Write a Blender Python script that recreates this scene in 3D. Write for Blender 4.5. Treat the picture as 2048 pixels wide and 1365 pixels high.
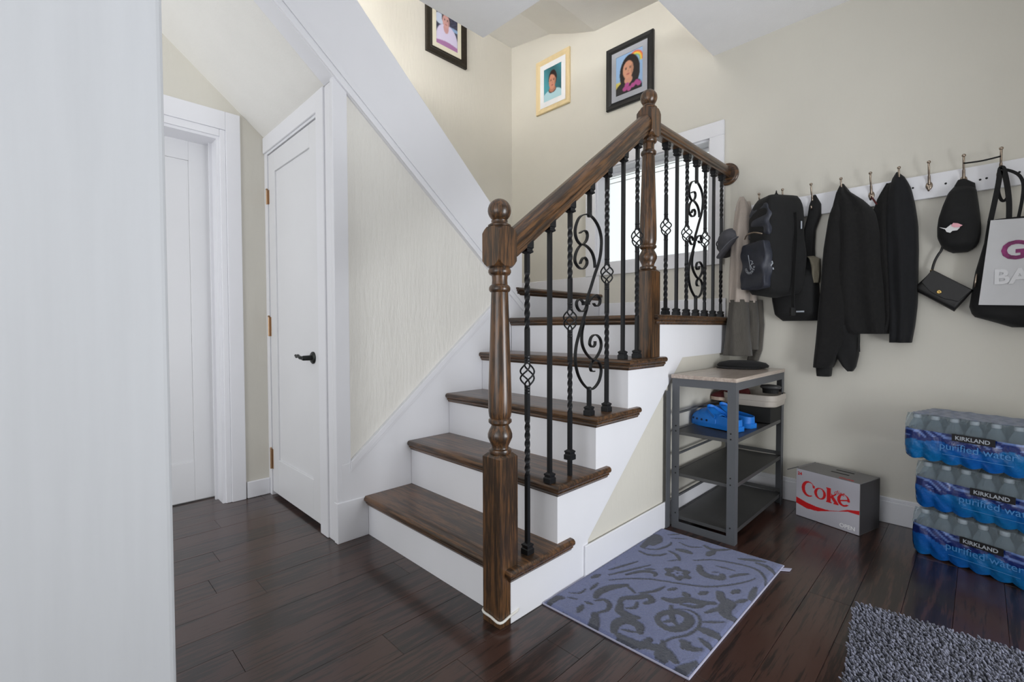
# Entry hall with an oak-and-iron staircase, coat hooks, shoe rack and water packs.
import bpy, bmesh, math, random
import numpy as np
from mathutils import Vector, Matrix

random.seed(7)
np.random.seed(7)
scene = bpy.context.scene
for o in list(bpy.data.objects):
    bpy.data.objects.remove(o, do_unlink=True)
C = scene.collection

# ---------------------------------------------------------------- camera
cam_d = bpy.data.cameras.new('camera')
cam = bpy.data.objects.new('camera', cam_d)
C.objects.link(cam)
cam_d.sensor_width = 36.0
cam_d.lens = 937.255 / 2048 * 36.0
cam_d.clip_start = 0.02
_yaw, _pitch, _roll = 2.35660, -0.02720, -0.00210
_f = Vector((math.cos(_pitch) * math.cos(_yaw), math.cos(_pitch) * math.sin(_yaw), math.sin(_pitch)))
_r = Vector((math.sin(_yaw), -math.cos(_yaw), 0))
_u = _r.cross(_f)
_r, _u = math.cos(_roll) * _r + math.sin(_roll) * _u, -math.sin(_roll) * _r + math.cos(_roll) * _u
_m = Matrix((_r, _u, -_f)).transposed().to_4x4()
_m.translation = Vector((1.0768, -1.0682, 0.9726))
cam.matrix_world = _m
scene.camera = cam

# ---------------------------------------------------------------- world, lights, exposure
world = bpy.data.worlds.new('overcast_sky')
scene.world = world
world.use_nodes = True
bg = world.node_tree.nodes['Background']
bg.inputs['Color'].default_value = (0.93, 0.97, 1.0, 1)
bg.inputs['Strength'].default_value = .86

def area_light(name, loc, target, sx, sy, power, color):
    ld = bpy.data.lights.new(name, 'AREA')
    ld.shape = 'RECTANGLE'; ld.size = sx; ld.size_y = sy; ld.energy = power; ld.color = color
    lo = bpy.data.objects.new(name, ld); C.objects.link(lo)
    lo.location = loc
    lo.rotation_euler = (Vector(target) - Vector(loc)).to_track_quat('-Z', 'Y').to_euler()
    return lo
# assumed daylight from an unseen front door at right and hallway at left, then added lights that brighten the ceilings
area_light('assumed_door_uplight', (2.5, .45, .85), (0.2, 0.5, 2.5), 1.0, 1.4, 38, (0.93, 0.96, 1.0))  # assumed door light, aimed up to brighten the hall ceiling
area_light('rear_ceiling_uplight', (0.5, -2.7, 1.1), (0.2, 0.8, 2.6), 1.6, 1.0, 11, (0.98, 0.98, 1.0))  # uplight added behind the camera to brighten the hall ceiling
area_light('assumed_hallway_fill', (-1.2, -2.9, 1.6), (-1.3, 0.0, 1.3), 1.0, 1.3, 8, (0.97, 0.98, 1.0))  # assumed window behind the pier, added to brighten the left hall and doors
area_light('upstairs_uplight', (-0.75, -1.1, 3.0), (-1.1, 1.3, 3.6), 1.3, 0.3, 40, (1.0, 0.99, 0.98))  # uplight added over the slab to brighten the upper stairwell ceiling
area_light('upstairs_bounce_fill', (-0.3, 0.1, 3.12), (-0.3, 0.1, 2.0), 0.5, 0.8, 15, (1.0, 0.99, 0.98))  # unseen fill added to bounce off the slab onto the upper ceiling

vs = scene.view_settings
vs.view_transform = 'Standard'
vs.look = 'None'
vs.exposure = 0.46
vs.gamma = 1.0
vs.use_curve_mapping = False

# ---------------------------------------------------------------- material helpers
def new_mat(name):
    m = bpy.data.materials.new(name); m.use_nodes = True
    nt = m.node_tree
    return m, nt, nt.nodes['Principled BSDF']

def nd(nt, t, **kw):
    n = nt.nodes.new(t)
    for k, v in kw.items():
        if k in n.inputs.keys() if not hasattr(n, k) else False:
            n.inputs[k].default_value = v
        else:
            setattr(n, k, v)
    return n

def noise_node(nt, scale, detail=3, vec=None, stretch=None, coord='Object', rough=.55):
    tc = nt.nodes.new('ShaderNodeTexCoord')
    mp = nt.nodes.new('ShaderNodeMapping')
    if stretch: mp.inputs['Scale'].default_value = stretch
    nt.links.new(tc.outputs[coord], mp.inputs['Vector'])
    n = nt.nodes.new('ShaderNodeTexNoise')
    n.inputs['Scale'].default_value = scale
    n.inputs['Detail'].default_value = detail
    n.inputs['Roughness'].default_value = rough
    nt.links.new(mp.outputs['Vector'], n.inputs['Vector'])
    return n

def ramp(nt, src, stops):
    r = nt.nodes.new('ShaderNodeValToRGB')
    cr = r.color_ramp
    while len(cr.elements) > 1: cr.elements.remove(cr.elements[-1])
    cr.elements[0].position = stops[0][0]; cr.elements[0].color = (*stops[0][1], 1)
    for p, c in stops[1:]:
        e = cr.elements.new(p); e.color = (*c, 1)
    nt.links.new(src, r.inputs['Fac'])
    return r

def bump(nt, bsdf, src, strength, dist=0.002):
    b = nt.nodes.new('ShaderNodeBump')
    b.inputs['Strength'].default_value = strength
    b.inputs['Distance'].default_value = dist
    nt.links.new(src, b.inputs['Height'])
    nt.links.new(b.outputs['Normal'], bsdf.inputs['Normal'])

def srgb(r, g, b):
    f = lambda c: (c / 255 / 12.92) if c <= 10.3 else ((c / 255 + .055) / 1.055) ** 2.4
    return (f(r), f(g), f(b))

def plain(name, col, rough=.5, metal=0.0, var=.06, vscale=6, bmp=None, coat=0.0, stretch=None, sheen=0.0, spec=None):
    m, nt, b = new_mat(name)
    n = noise_node(nt, vscale, 3, stretch=stretch)
    lo = tuple(max(0, c * (1 - var)) for c in col); hi = tuple(min(1, c * (1 + var)) for c in col)
    r = ramp(nt, n.outputs['Fac'], [(.3, lo), (.7, hi)])
    nt.links.new(r.outputs['Color'], b.inputs['Base Color'])
    b.inputs['Roughness'].default_value = rough
    b.inputs['Metallic'].default_value = metal
    if coat: b.inputs['Coat Weight'].default_value = coat; b.inputs['Coat Roughness'].default_value = .15
    if sheen: b.inputs['Sheen Weight'].default_value = sheen; b.inputs['Sheen Roughness'].default_value = .5
    if spec is not None: b.inputs['Specular IOR Level'].default_value = spec
    if bmp:
        n2 = noise_node(nt, bmp[0], 4, stretch=bmp[3] if len(bmp) > 3 else None)
        bump(nt, b, n2.outputs['Fac'], bmp[1], bmp[2])
    return m

def wood(name, axis, dark, mid, light, rough=.33, scale=16.0, coat=.25, bands=True, rand=0.0):
    m, nt, b = new_mat(name)
    st = [9, 9, 9]; st['xyz'.index(axis)] = 0.55
    n = noise_node(nt, scale * .5, 6, stretch=st, rough=.65)
    n2 = noise_node(nt, scale * 2.2, 3, stretch=[s * 1.0 for s in st])
    n3 = noise_node(nt, 3.0, 2)
    mx = nt.nodes.new('ShaderNodeMath'); mx.operation = 'MULTIPLY_ADD'
    nt.links.new(n2.outputs['Fac'], mx.inputs[0]); mx.inputs[1].default_value = .45
    nt.links.new(n.outputs['Fac'], mx.inputs[2])
    mx2 = nt.nodes.new('ShaderNodeMath'); mx2.operation = 'MULTIPLY_ADD'
    nt.links.new(n3.outputs['Fac'], mx2.inputs[0]); mx2.inputs[1].default_value = .35
    nt.links.new(mx.outputs[0], mx2.inputs[2])
    src = mx2.outputs[0]
    if rand:
        oi = nt.nodes.new('ShaderNodeObjectInfo')
        mx3 = nt.nodes.new('ShaderNodeMath'); mx3.operation = 'MULTIPLY_ADD'
        nt.links.new(oi.outputs['Random'], mx3.inputs[0]); mx3.inputs[1].default_value = rand
        nt.links.new(src, mx3.inputs[2]); src = mx3.outputs[0]
    off = rand * .5
    r = ramp(nt, src, [(min(.62 + off, .9), dark), (min(.86 + off, .95), mid), (min(1.08 + off, 1.0), light)])
    nt.links.new(r.outputs['Color'], b.inputs['Base Color'])
    b.inputs['Roughness'].default_value = rough
    b.inputs['Coat Weight'].default_value = coat
    b.inputs['Coat Roughness'].default_value = .12
    bump(nt, b, mx.outputs[0], .25, .0008)
    return m

def attr_mat(name, rough=.4, bmp=None, sheen=0, coat=0):
    m, nt, b = new_mat(name)
    a = nt.nodes.new('ShaderNodeAttribute'); a.attribute_name = 'Col'
    nt.links.new(a.outputs['Color'], b.inputs['Base Color'])
    b.inputs['Roughness'].default_value = rough
    if sheen: b.inputs['Sheen Weight'].default_value = sheen
    if coat: b.inputs['Coat Weight'].default_value = coat
    if bmp:
        n2 = noise_node(nt, bmp[0], 4); bump(nt, b, n2.outputs['Fac'], bmp[1], bmp[2])
    return m

def clear_mat(name, tint, gloss=.25, rough=.08, alpha=.3, col=(.7, .8, .85)):
    # thin clear plastic: mostly see-through, a little body colour, fresnel gloss
    m = bpy.data.materials.new(name); m.use_nodes = True
    nt = m.node_tree; nt.nodes.clear()
    out = nt.nodes.new('ShaderNodeOutputMaterial')
    tr = nt.nodes.new('ShaderNodeBsdfTransparent'); tr.inputs['Color'].default_value = (*tint, 1)
    pb = nt.nodes.new('ShaderNodeBsdfPrincipled')
    n = noise_node(nt, 14, 3)
    r = ramp(nt, n.outputs['Fac'], [(.3, tuple(c * .8 for c in col)), (.7, col)])
    nt.links.new(r.outputs['Color'], pb.inputs['Base Color'])
    pb.inputs['Roughness'].default_value = rough
    n2 = noise_node(nt, 45, 3); bump(nt, pb, n2.outputs['Fac'], .35, .004)
    mix = nt.nodes.new('ShaderNodeMixShader')
    lw = nt.nodes.new('ShaderNodeLayerWeight'); lw.inputs['Blend'].default_value = gloss
    mad = nt.nodes.new('ShaderNodeMath'); mad.operation = 'MULTIPLY_ADD'; mad.use_clamp = True
    nt.links.new(lw.outputs['Facing'], mad.inputs[0]); mad.inputs[1].default_value = .6; mad.inputs[2].default_value = alpha
    nt.links.new(mad.outputs[0], mix.inputs['Fac'])
    nt.links.new(tr.outputs[0], mix.inputs[1]); nt.links.new(pb.outputs[0], mix.inputs[2])
    nt.links.new(mix.outputs[0], out.inputs['Surface'])
    return m

M = {}
M['trim'] = plain('white_trim_paint', srgb(236, 236, 240), .38, var=.015, vscale=3)
M['door'] = plain('white_door_paint', srgb(230, 230, 232), .42, var=.015, vscale=3)
M['wall'] = plain('cream_wall_paint', srgb(217, 213, 202), .6, var=.025, vscale=2, bmp=(60, .4, .003, (1, 1, .2)))
M['paper'] = plain('ribbed_off_white_wallpaper', srgb(234, 231, 224), .42, var=.02, vscale=2, bmp=(60, .9, .006, (1, 1, .2)))
M['ceil'] = plain('stippled_ceiling_paint', srgb(248, 248, 250), .8, var=.015, bmp=(160, .5, .003))
M['soffit'] = plain('soffit_paint', srgb(240, 238, 233), .7, var=.015, bmp=(120, .3, .003))
M['pier'] = plain('brushed_white_wall_paint', srgb(226, 229, 234), .45, var=.02, vscale=30, stretch=(1, 1, .06), bmp=(90, .12, .001, (1, 1, .05)))
WD, WM, WL = srgb(31, 24, 19), srgb(58, 42, 29), srgb(104, 72, 44)
M['wood_x'] = wood('dark_oak_grain_x', 'x', WD, WM, WL)
M['wood_y'] = wood('dark_oak_grain_y', 'y', WD, WM, WL)
M['wood_z'] = wood('dark_oak_grain_z', 'z', WD, WM, WL)
M['plank'] = wood('dark_red_brown_plank', 'y', srgb(21, 14, 12), srgb(38, 25, 21), srgb(64, 42, 35), rough=.3, scale=11, coat=.35, rand=.16)
M['subfloor'] = plain('dark_subfloor', srgb(20, 14, 12), .8)
M['iron'] = plain('black_wrought_iron', srgb(26, 27, 30), .38, metal=.3, bmp=(80, .15, .001))
M['hinge'] = plain('worn_brass', srgb(190, 160, 130), .35, metal=.9)
M['bronze'] = plain('oil_rubbed_bronze', srgb(44, 46, 44), .35, metal=.7)
M['steel'] = plain('satin_hook_nickel', srgb(170, 155, 140), .28, metal=1.0)
M['string'] = plain('white_cord', srgb(225, 222, 214), .8)
M['blackcloth'] = plain('black_cloth', srgb(15, 15, 16), .85, var=.25, vscale=30, bmp=(220, .4, .002), sheen=.04)
M['fleece'] = plain('black_fleece', srgb(17, 16, 16), .95, var=.3, vscale=60, bmp=(300, .6, .003), sheen=.05)
M['navy'] = plain('blue_black_jersey', srgb(14, 15, 19), .9, var=.2, vscale=40, bmp=(260, .4, .002), sheen=.04)
M['nylon'] = plain('charcoal_nylon', srgb(46, 49, 60), .5, var=.15, vscale=20, bmp=(180, .3, .002))
M['leather'] = plain('black_pebbled_leather', srgb(26, 25, 25), .45, var=.1, bmp=(240, .5, .001))
M['greycoat'] = plain('grey_beige_corduroy', srgb(178, 166, 156), .9, var=.12, vscale=60, stretch=(8, 8, .2), bmp=(90, .5, .003, (4, 4, .1)), sheen=.2)
M['darkgrey'] = plain('dark_grey_wool', srgb(84, 80, 74), .95, var=.18, vscale=60, stretch=(8, 8, .2), bmp=(120, .5, .003), sheen=.2)
M['capgrey'] = plain('slate_cap_cloth', srgb(84, 84, 90), .85, var=.15, vscale=30, bmp=(200, .4, .002))
M['gold'] = plain('gold_metal', srgb(214, 180, 110), .25, metal=1.0)
M['rack'] = plain('grey_powder_coated_steel', srgb(82, 84, 88), .5, var=.06, bmp=(300, .1, .0005))
M['rackdark'] = plain('dark_shelf_steel', srgb(66, 66, 66), .45, var=.1, bmp=(200, .1, .0005))
M['board'] = wood('beige_rack_board', 'y', srgb(150, 132, 120), srgb(172, 156, 144), srgb(190, 176, 164), rough=.28, coat=.3)
M['foam'] = plain('blue_foam_clog', srgb(26, 120, 212), .5, var=.08, bmp=(150, .15, .001))
M['foamdark'] = plain('clog_hole_dark', srgb(10, 34, 70), .7)
M['tray'] = plain('pale_grey_plastic', srgb(186, 178, 168), .5)
M['redshoe'] = plain('dark_red_canvas', srgb(80, 20, 22), .8)
M['cream'] = plain('cream_rubber', srgb(200, 180, 164), .6)
M['carton'] = attr_mat('printed_carton', .35, coat=.2)
M['cartonside'] = plain('dull_silver_carton', srgb(112, 110, 110), .45, var=.08)
M['cartondark'] = plain('dark_carton_end', srgb(58, 56, 58), .5)
M['red'] = plain('red_print', srgb(196, 28, 32), .45)
M['white_print'] = plain('white_print', srgb(226, 226, 226), .5)
M['film'] = attr_mat('blue_shrink_film', .22, bmp=(38, .6, .006), coat=.4)
M['clear'] = clear_mat('clear_shrink_film', (.9, .94, .96), alpha=.10)
M['pet'] = clear_mat('clear_bottle_plastic', (.74, .82, .88), alpha=.2, col=(.40, .47, .52))
M['cap'] = plain('white_bottle_cap', srgb(168, 172, 178), .45)
M['label_black'] = plain('black_label', srgb(20, 18, 20), .35)
M['label_text'] = plain('pale_grey_lettering', srgb(170, 176, 184), .5)
M['blue_text'] = plain('pale_blue_lettering', srgb(70, 132, 190), .5)
M['rug'] = attr_mat('tufted_rug_pile', .95, bmp=(500, .8, .004), sheen=.3)
M['rugedge'] = plain('rug_binding', srgb(176, 176, 196), .9, bmp=(300, .5, .002))
M['shag'] = attr_mat('chenille_tufts', .9, sheen=.4)
M['shagbase'] = plain('shag_backing', srgb(54, 56, 66), .95)
M['frame_black'] = plain('black_frame_wood', srgb(22, 22, 24), .4)
M['frame_bronze'] = plain('bronzed_black_frame', srgb(40, 33, 24), .35, var=.4, vscale=40, metal=.2)
M['frame_maple'] = plain('pale_maple_frame', srgb(228, 206, 160), .5, var=.05, stretch=(1, 1, .1), vscale=20)
M['mat_white'] = plain('white_mat_board', srgb(236, 236, 238), .8)
M['mat_cream'] = plain('cream_mat_board', srgb(222, 216, 196), .8)
M['mat_grey'] = plain('grey_mat_board', srgb(168, 170, 178), .8)
M['print'] = attr_mat('photo_print', .3)
M['blind'] = plain('white_blind_slat', srgb(240, 240, 238), .5)
M['vinyl'] = plain('white_window_vinyl', srgb(240, 240, 242), .4)
M['tote_white'] = plain('white_tote_canvas', srgb(198, 198, 200), .8, bmp=(220, .3, .001))
M['purple'] = plain('purple_pattern_print', srgb(120, 34, 92), .6, var=.45, vscale=40)
M['faint'] = plain('faint_white_print', srgb(214, 214, 216), .7)
M['pink'] = plain('pink_print', srgb(232, 170, 180), .6)
M['dark'] = plain('near_black', srgb(12, 12, 12), .7)
M['pouch'] = plain('tan_grey_cloth', srgb(120, 114, 98), .9, bmp=(200, .4, .002))

def glass_mat():
    m = bpy.data.materials.new('window_glass'); m.use_nodes = True
    nt = m.node_tree; nt.nodes.clear()
    out = nt.nodes.new('ShaderNodeOutputMaterial')
    tr = nt.nodes.new('ShaderNodeBsdfTransparent'); tr.inputs['Color'].default_value = (.97, .99, .98, 1)
    gl = nt.nodes.new('ShaderNodeBsdfGlossy'); gl.inputs['Roughness'].default_value = .03
    fr = nt.nodes.new('ShaderNodeFresnel'); fr.inputs['IOR'].default_value = 1.45
    mx = nt.nodes.new('ShaderNodeMixShader')
    nt.links.new(fr.outputs[0], mx.inputs['Fac']); nt.links.new(tr.outputs[0], mx.inputs[1]); nt.links.new(gl.outputs[0], mx.inputs[2])
    nt.links.new(mx.outputs[0], out.inputs['Surface'])
    return m
M['glass'] = glass_mat()

# ---------------------------------------------------------------- mesh helpers
class MB:
    def __init__(s): s.v = []; s.f = []
    def add(s, vs, fs):
        o = len(s.v); s.v += [tuple(p) for p in vs]; s.f += [tuple(i + o for i in f) for f in fs]; return s
    def box(s, x0, x1, y0, y1, z0, z1):
        return s.add([(x0, y0, z0), (x1, y0, z0), (x1, y1, z0), (x0, y1, z0), (x0, y0, z1), (x1, y0, z1), (x1, y1, z1), (x0, y1, z1)],
                     [(0, 3, 2, 1), (4, 5, 6, 7), (0, 1, 5, 4), (1, 2, 6, 5), (2, 3, 7, 6), (3, 0, 4, 7)])
    def prism(s, poly, axis, a, b):
        n = len(poly)
        def p(q, t): return (t, q[0], q[1]) if axis == 'x' else ((q[0], t, q[1]) if axis == 'y' else (q[0], q[1], t))
        vs = [p(q, a) for q in poly] + [p(q, b) for q in poly]
        fs = [tuple(range(n)), tuple(range(2 * n - 1, n - 1, -1))] + [(i, (i + 1) % n, n + (i + 1) % n, n + i) for i in range(n)]
        return s.add(vs, fs)
    def lathe(s, prof, c=(0, 0, 0), n=20, axis='z', flat=1.0):
        rows = []
        for r, h in prof:
            row = []
            for i in range(n):
                a = 2 * math.pi * i / n
                p = (r * math.cos(a), r * math.sin(a) * flat, h)
                if axis == 'x': p = (p[2], p[0], p[1])
                if axis == 'y': p = (p[0], p[2], p[1])
                row.append((p[0] + c[0], p[1] + c[1], p[2] + c[2]))
            rows.append(row)
        return s.rows(rows, closed=True, caps=True)
    def rows(s, rows, closed=True, caps=False):
        n = len(rows[0]); vs = [p for r in rows for p in r]; fs = []
        for j in range(len(rows) - 1):
            for i in range(n if closed else n - 1):
                k = (i + 1) % n
                fs.append((j * n + i, j * n + k, (j + 1) * n + k, (j + 1) * n + i))
        if caps:
            fs.append(tuple(range(n - 1, -1, -1))); fs.append(tuple(range((len(rows) - 1) * n, len(rows) * n)))
        return s.add(vs, fs)
    def tube(s, path, r, n=8, sec=None, up=(0, 0, 1), closed=False):
        # sec: list of (a, b) offsets in (side, up2) frame, else circle of radius r (or per-point radii)
        P = [Vector(p) for p in path]; rows = []
        N = len(P)
        for i, p in enumerate(P):
            if closed: t = P[(i + 1) % N] - P[i - 1]
            else: t = P[min(i + 1, N - 1)] - P[max(i - 1, 0)]
            t.normalize()
            u = Vector(up); sd = t.cross(u)
            if sd.length < 1e-4: sd = t.cross(Vector((1, 0, 0)))
            sd.normalize(); u2 = sd.cross(t)
            rr = r[i] if isinstance(r, (list, tuple)) else r
            if sec: row = [p + sd * a + u2 * b for a, b in sec]
            else: row = [p + sd * rr * math.cos(2 * math.pi * k / n) + u2 * rr * math.sin(2 * math.pi * k / n) for k in range(n)]
            rows.append([tuple(q) for q in row])
        if closed: rows.append(rows[0])
        return s.rows(rows, True, not closed)
    def xform(s, mtx, i0=0):
        s.v[i0:] = [tuple(mtx @ Vector(p)) for p in s.v[i0:]]; return s
    def build(s, name, mat, parent=None, smooth=False, bevel=0.0, seg=2, angle=40, mats=None):
        me = bpy.data.meshes.new(name); me.from_pydata(s.v, [], s.f); me.update()
        bm = bmesh.new(); bm.from_mesh(me); bmesh.ops.recalc_face_normals(bm, faces=bm.faces); bm.to_mesh(me); bm.free()
        return link(name, me, mat, parent, smooth, bevel, seg, angle)

def link(name, me, mat, parent=None, smooth=False, bevel=0.0, seg=2, angle=40):
    o = bpy.data.objects.new(name, me); C.objects.link(o)
    if mat is not None: me.materials.append(M[mat] if isinstance(mat, str) else mat)
    if parent is not None: o.parent = parent
    if smooth:
        for p in me.polygons: p.use_smooth = True
        if smooth == 'auto':
            try: me.set_sharp_from_angle(angle=math.radians(angle))
            except Exception: pass
    if bevel:
        b = o.modifiers.new('bevel', 'BEVEL'); b.width = bevel; b.segments = seg; b.limit_method = 'ANGLE'; b.angle_limit = math.radians(40)
    return o

def tag(o, label, cat, group=None):
    o['label'] = label; o['category'] = cat
    if group: o['group'] = group
    return o
def thing(name, label, cat, loc=(0, 0, 0), rz=0, group=None):
    o = bpy.data.objects.new(name, None); C.objects.link(o); o.empty_display_size = .05
    o.location = loc; o.rotation_euler = (0, 0, rz)
    return tag(o, label, cat, group)
def struct(o): o['kind'] = 'structure'; return o
def copy_tree(o, parent=None):
    c = o.copy(); C.objects.link(c); c.parent = parent
    for ch in list(o.children): copy_tree(ch, c)
    return c
def smooth_path(pts, per=6, closed=False):
    P = [Vector(p) for p in pts]; n = len(P); out = []
    for i in range(n if closed else n - 1):
        g = lambda k: P[k % n] if closed else P[max(0, min(n - 1, k))]
        p0, p1, p2, p3 = g(i - 1), g(i), g(i + 1), g(i + 2)
        for j in range(per):
            t = j / per
            out.append(.5 * ((2 * p1) + (p2 - p0) * t + (2 * p0 - 5 * p1 + 4 * p2 - p3) * t * t + (3 * p1 - p0 - 3 * p2 + p3) * t ** 3))
    if not closed: out.append(P[-1])
    return out
def interp(xs, ys, x): return float(np.interp(x, xs, ys))

def painted_grid(name, nx, ny, pos, col, mat, parent=None, smooth=True):
    """grid mesh over s,t in 0..1; pos(S,T)->(n,3); col(S,T)->(n,3) linear colour stored per point"""
    s, t = np.meshgrid(np.linspace(0, 1, nx + 1), np.linspace(0, 1, ny + 1))
    s = s.ravel(); t = t.ravel()
    V = pos(s, t).astype(np.float32); K = np.clip(col(s, t), 0, 1)
    me = bpy.data.meshes.new(name)
    idx = (np.arange(ny)[:, None] * (nx + 1) + np.arange(nx)[None, :]).ravel()
    F = np.stack([idx, idx + 1, idx + nx + 2, idx + nx + 1], 1).astype(np.int32)
    me.vertices.add(len(V)); me.vertices.foreach_set('co', V.ravel())
    me.loops.add(F.size); me.loops.foreach_set('vertex_index', F.ravel())
    me.polygons.add(len(F)); me.polygons.foreach_set('loop_start', np.arange(0, F.size, 4, dtype=np.int32))
    me.update(calc_edges=True); me.validate()
    a = me.color_attributes.new('Col', 'FLOAT_COLOR', 'POINT')
    a.data.foreach_set('color', np.concatenate([K, np.ones((len(K), 1))], 1).astype(np.float32).ravel())
    return link(name, me, mat, parent, smooth)

def text_mesh(name, body, size, mat, parent, mtx, extrude=.0004, align='LEFT', shear=0.0, bold=0.0, spacing=1.0):
    cu = bpy.data.curves.new(name + '_curve', 'FONT')
    cu.body = body; cu.size = size; cu.extrude = extrude; cu.align_x = align; cu.shear = shear; cu.offset = bold
    cu.space_character = spacing; cu.resolution_u = 3
    to = bpy.data.objects.new(name + '_tmp', cu); C.objects.link(to)
    dg = bpy.context.evaluated_depsgraph_get()
    me = bpy.data.meshes.new_from_object(to.evaluated_get(dg))
    bpy.data.objects.remove(to, do_unlink=True); bpy.data.curves.remove(cu)
    me.name = name
    me.materials.clear()
    me.transform(mtx)
    return link(name, me, mat, parent)
def wall_text_mtx(loc, rz=0, tilt=0):
    # text reading left-to-right along +x (rotated by rz about z), standing up, facing -y
    return Matrix.Translation(loc) @ Matrix.Rotation(rz, 4, 'Z') @ Matrix.Rotation(math.pi / 2, 4, 'X') @ Matrix.Rotation(tilt, 4, 'Z')

# ================================================================ dimensions of the place
G = 0.2392                       # going of one step
ZT = [0.0, 0.1865, 0.4074, 0.6232, 0.836, 1.036]   # floor, four treads, landing
XW = -0.954                      # face of skirt boards on the inner stair wall
XL = -1.888                      # left wall
YB = 1.898                       # back wall
HC = 2.655                       # hall ceiling

# ================================================================ floor
fl = struct(MB().box(-2.3, 2.4, -3.2, 2.1, -.15, -.012).build('floor', 'subfloor'))
pw = .128
i = 0
x = -2.3
while x < 2.4:
    y = -3.2 - random.random() * 1.1
    while y < YB:
        L = random.choice((.9, 1.2, 1.2, 1.5))
        y0, y1 = max(y, -3.2), min(y + L, YB)
        hidden = (x > -.95 and x + pw < -.02 and y0 > .02) or (x + pw < -.98 and y0 > -.1)
        if y1 - y0 > .05 and not hidden:
            MB().box(x + .0004, x + pw - .0004, y0 + .0004, y1 - .0004, -.012, random.uniform(-.0006, 0)).build('floor_plank', 'plank', fl, bevel=.0007, seg=1)
        y += L
    x += pw

# ================================================================ walls
wx0, wx1, wz0, wz1 = -.985, -.137, 1.452, 2.15       # window opening
wb = MB()
wb.box(-2.3, wx0, YB, YB + .16, 0, 3.8)
wb.box(wx1, 2.4, YB, YB + .16, 0, 3.8)
wb.box(wx0, wx1, YB, YB + .16, 0, wz0)
wb.box(wx0, wx1, YB, YB + .16, wz1, 3.8)
struct(wb.build('wall_back', 'wall'))

dy0, dy1, dzt = -1.15, -.362, 2.03                    # door 1 opening in the left wall
wl = MB()
wl.box(XL - .17, XL, dy1, YB, 0, 3.8)
wl.box(XL - .17, XL, dy0, dy1, dzt, 3.8)
wl.box(XL - .17, XL, -3.2, dy0, 0, 3.8)
struct(wl.build('wall_left', 'wall'))
struct(MB().box(1.78, 1.9, .95, YB, 0, HC).box(1.78, 1.9, -.02, .95, 2.08, HC).box(1.78, 1.9, -.82, -.02, 0, HC).build('wall_right', 'wall'))  # door opening is assumed, placed to admit the light from the right

# near wall ends of the cased opening the picture is taken from
struct(MB().box(-.52, -.16, -1.35, -.876, 0, HC).build('wall_pier_near', 'pier', bevel=.012, seg=3))  # near pier cut short on its unseen side to let hallway light in
struct(MB().box(1.0970, 1.78, -.82, -.69, 0, HC).build('wall_pier_far', 'trim', bevel=.004))

struct(MB().box(2.3, 2.4, -3.2, -.82, 0, HC).box(1.78, 2.4, -.82, -.70, 0, HC).build('wall_light_block', 'wall'))  # unseen walls added to cut the sky light reaching the right nook

# inner stair wall with ribbed paper (between lower and upper flight), closet front
LO = lambda y: 2.291 - .837 * (y + .392)              # underside line of the upper flight
UP = lambda y: 2.467 - .932 * (y + .027)              # top line of its closed stringer
KE = 1.055
struct(MB().prism([(-.14, 0), (KE, 0), (KE, LO(KE)), (-.14, LO(-.14))], 'x', -1.06, -.97).build('wall_stair', 'paper'))

# ================================================================ ceilings
cl = MB()
cl.box(-.99, 2.4, -3.2, .768, HC, HC + .3)
cl.box(-.125, 2.4, .768, YB, HC, HC + .3)
cl.box(-2.3, -.99, -3.2, -.86, HC, HC + .3)
struct(cl.build('ceiling', 'ceil'))
up = [(-2.3, 3.49), (-1.888, 3.437), (-1.446, 3.368), (-1.2, 3.265), (-1.005, 3.197), (-.125, 3.15), (2.4, 3.15)]
struct(MB().prism(up + [(2.4, 3.8), (-2.3, 3.8)], 'y', -1.2, YB).build('ceiling_upper', 'soffit'))
struct(MB().box(-.125, -.02, .768, YB, HC + .3, 3.2).build('wall_upper', 'wall'))

# soffit under the upper flight
struct(MB().prism([(KE, LO(KE)), (-.86, LO(-.86)), (-.86, LO(-.86) + .22), (KE, LO(KE) + .22)], 'x', XL, -1.05).build('ceiling_soffit', 'soffit'))

# ================================================================ trim
# closed stringer of the upper flight with its moulding
st = struct(MB().prism([(KE, UP(KE)), (KE, LO(KE)), (-.83, HC), (-.228, HC)], 'x', -1.06, -.957).build('trim_1', 'trim', bevel=.002))
for j, (a, b, xp) in enumerate(((0, .030, -.944), (.030, .044, -.950), (.044, .074, -.946), (.074, .088, -.952))):
    y1 = -.80
    MB().prism([(KE, LO(KE) + a), (KE, LO(KE) + b), (y1, LO(y1) + b), (y1, LO(y1) + a)], 'x', -.9575, xp).build('moulding', 'trim', st, bevel=.002)
# skirt board rising along the lower flight
SK = lambda y: .355 + .847 * (y + .093)
sk = struct(MB().prism([(-.128, 0), (.957, 0), (.957, SK(.957)), (-.093, SK(-.093)), (-.128, SK(-.093))], 'x', -.972, -.956).build('trim_2', 'trim', bevel=.0015))
for a, b, xp in ((-.034, 0, -.948), (-.050, -.034, -.952)):
    MB().prism([(-.085, SK(-.085) + a), (.957, SK(.957) + a), (.957, SK(.957) + b), (-.085, SK(-.085) + b)], 'x', -.957, xp).build('moulding', 'trim', sk, bevel=.002)
MB().box(-.985, -.950, -.152, .0, 0, .185).build('plinth', 'trim', sk, bevel=.003)
# corner board by the closet door
struct(MB().box(-.985, -.957, -.150, -.082, .18, LO(-.14)).build('trim_3', 'trim', bevel=.003))
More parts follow.
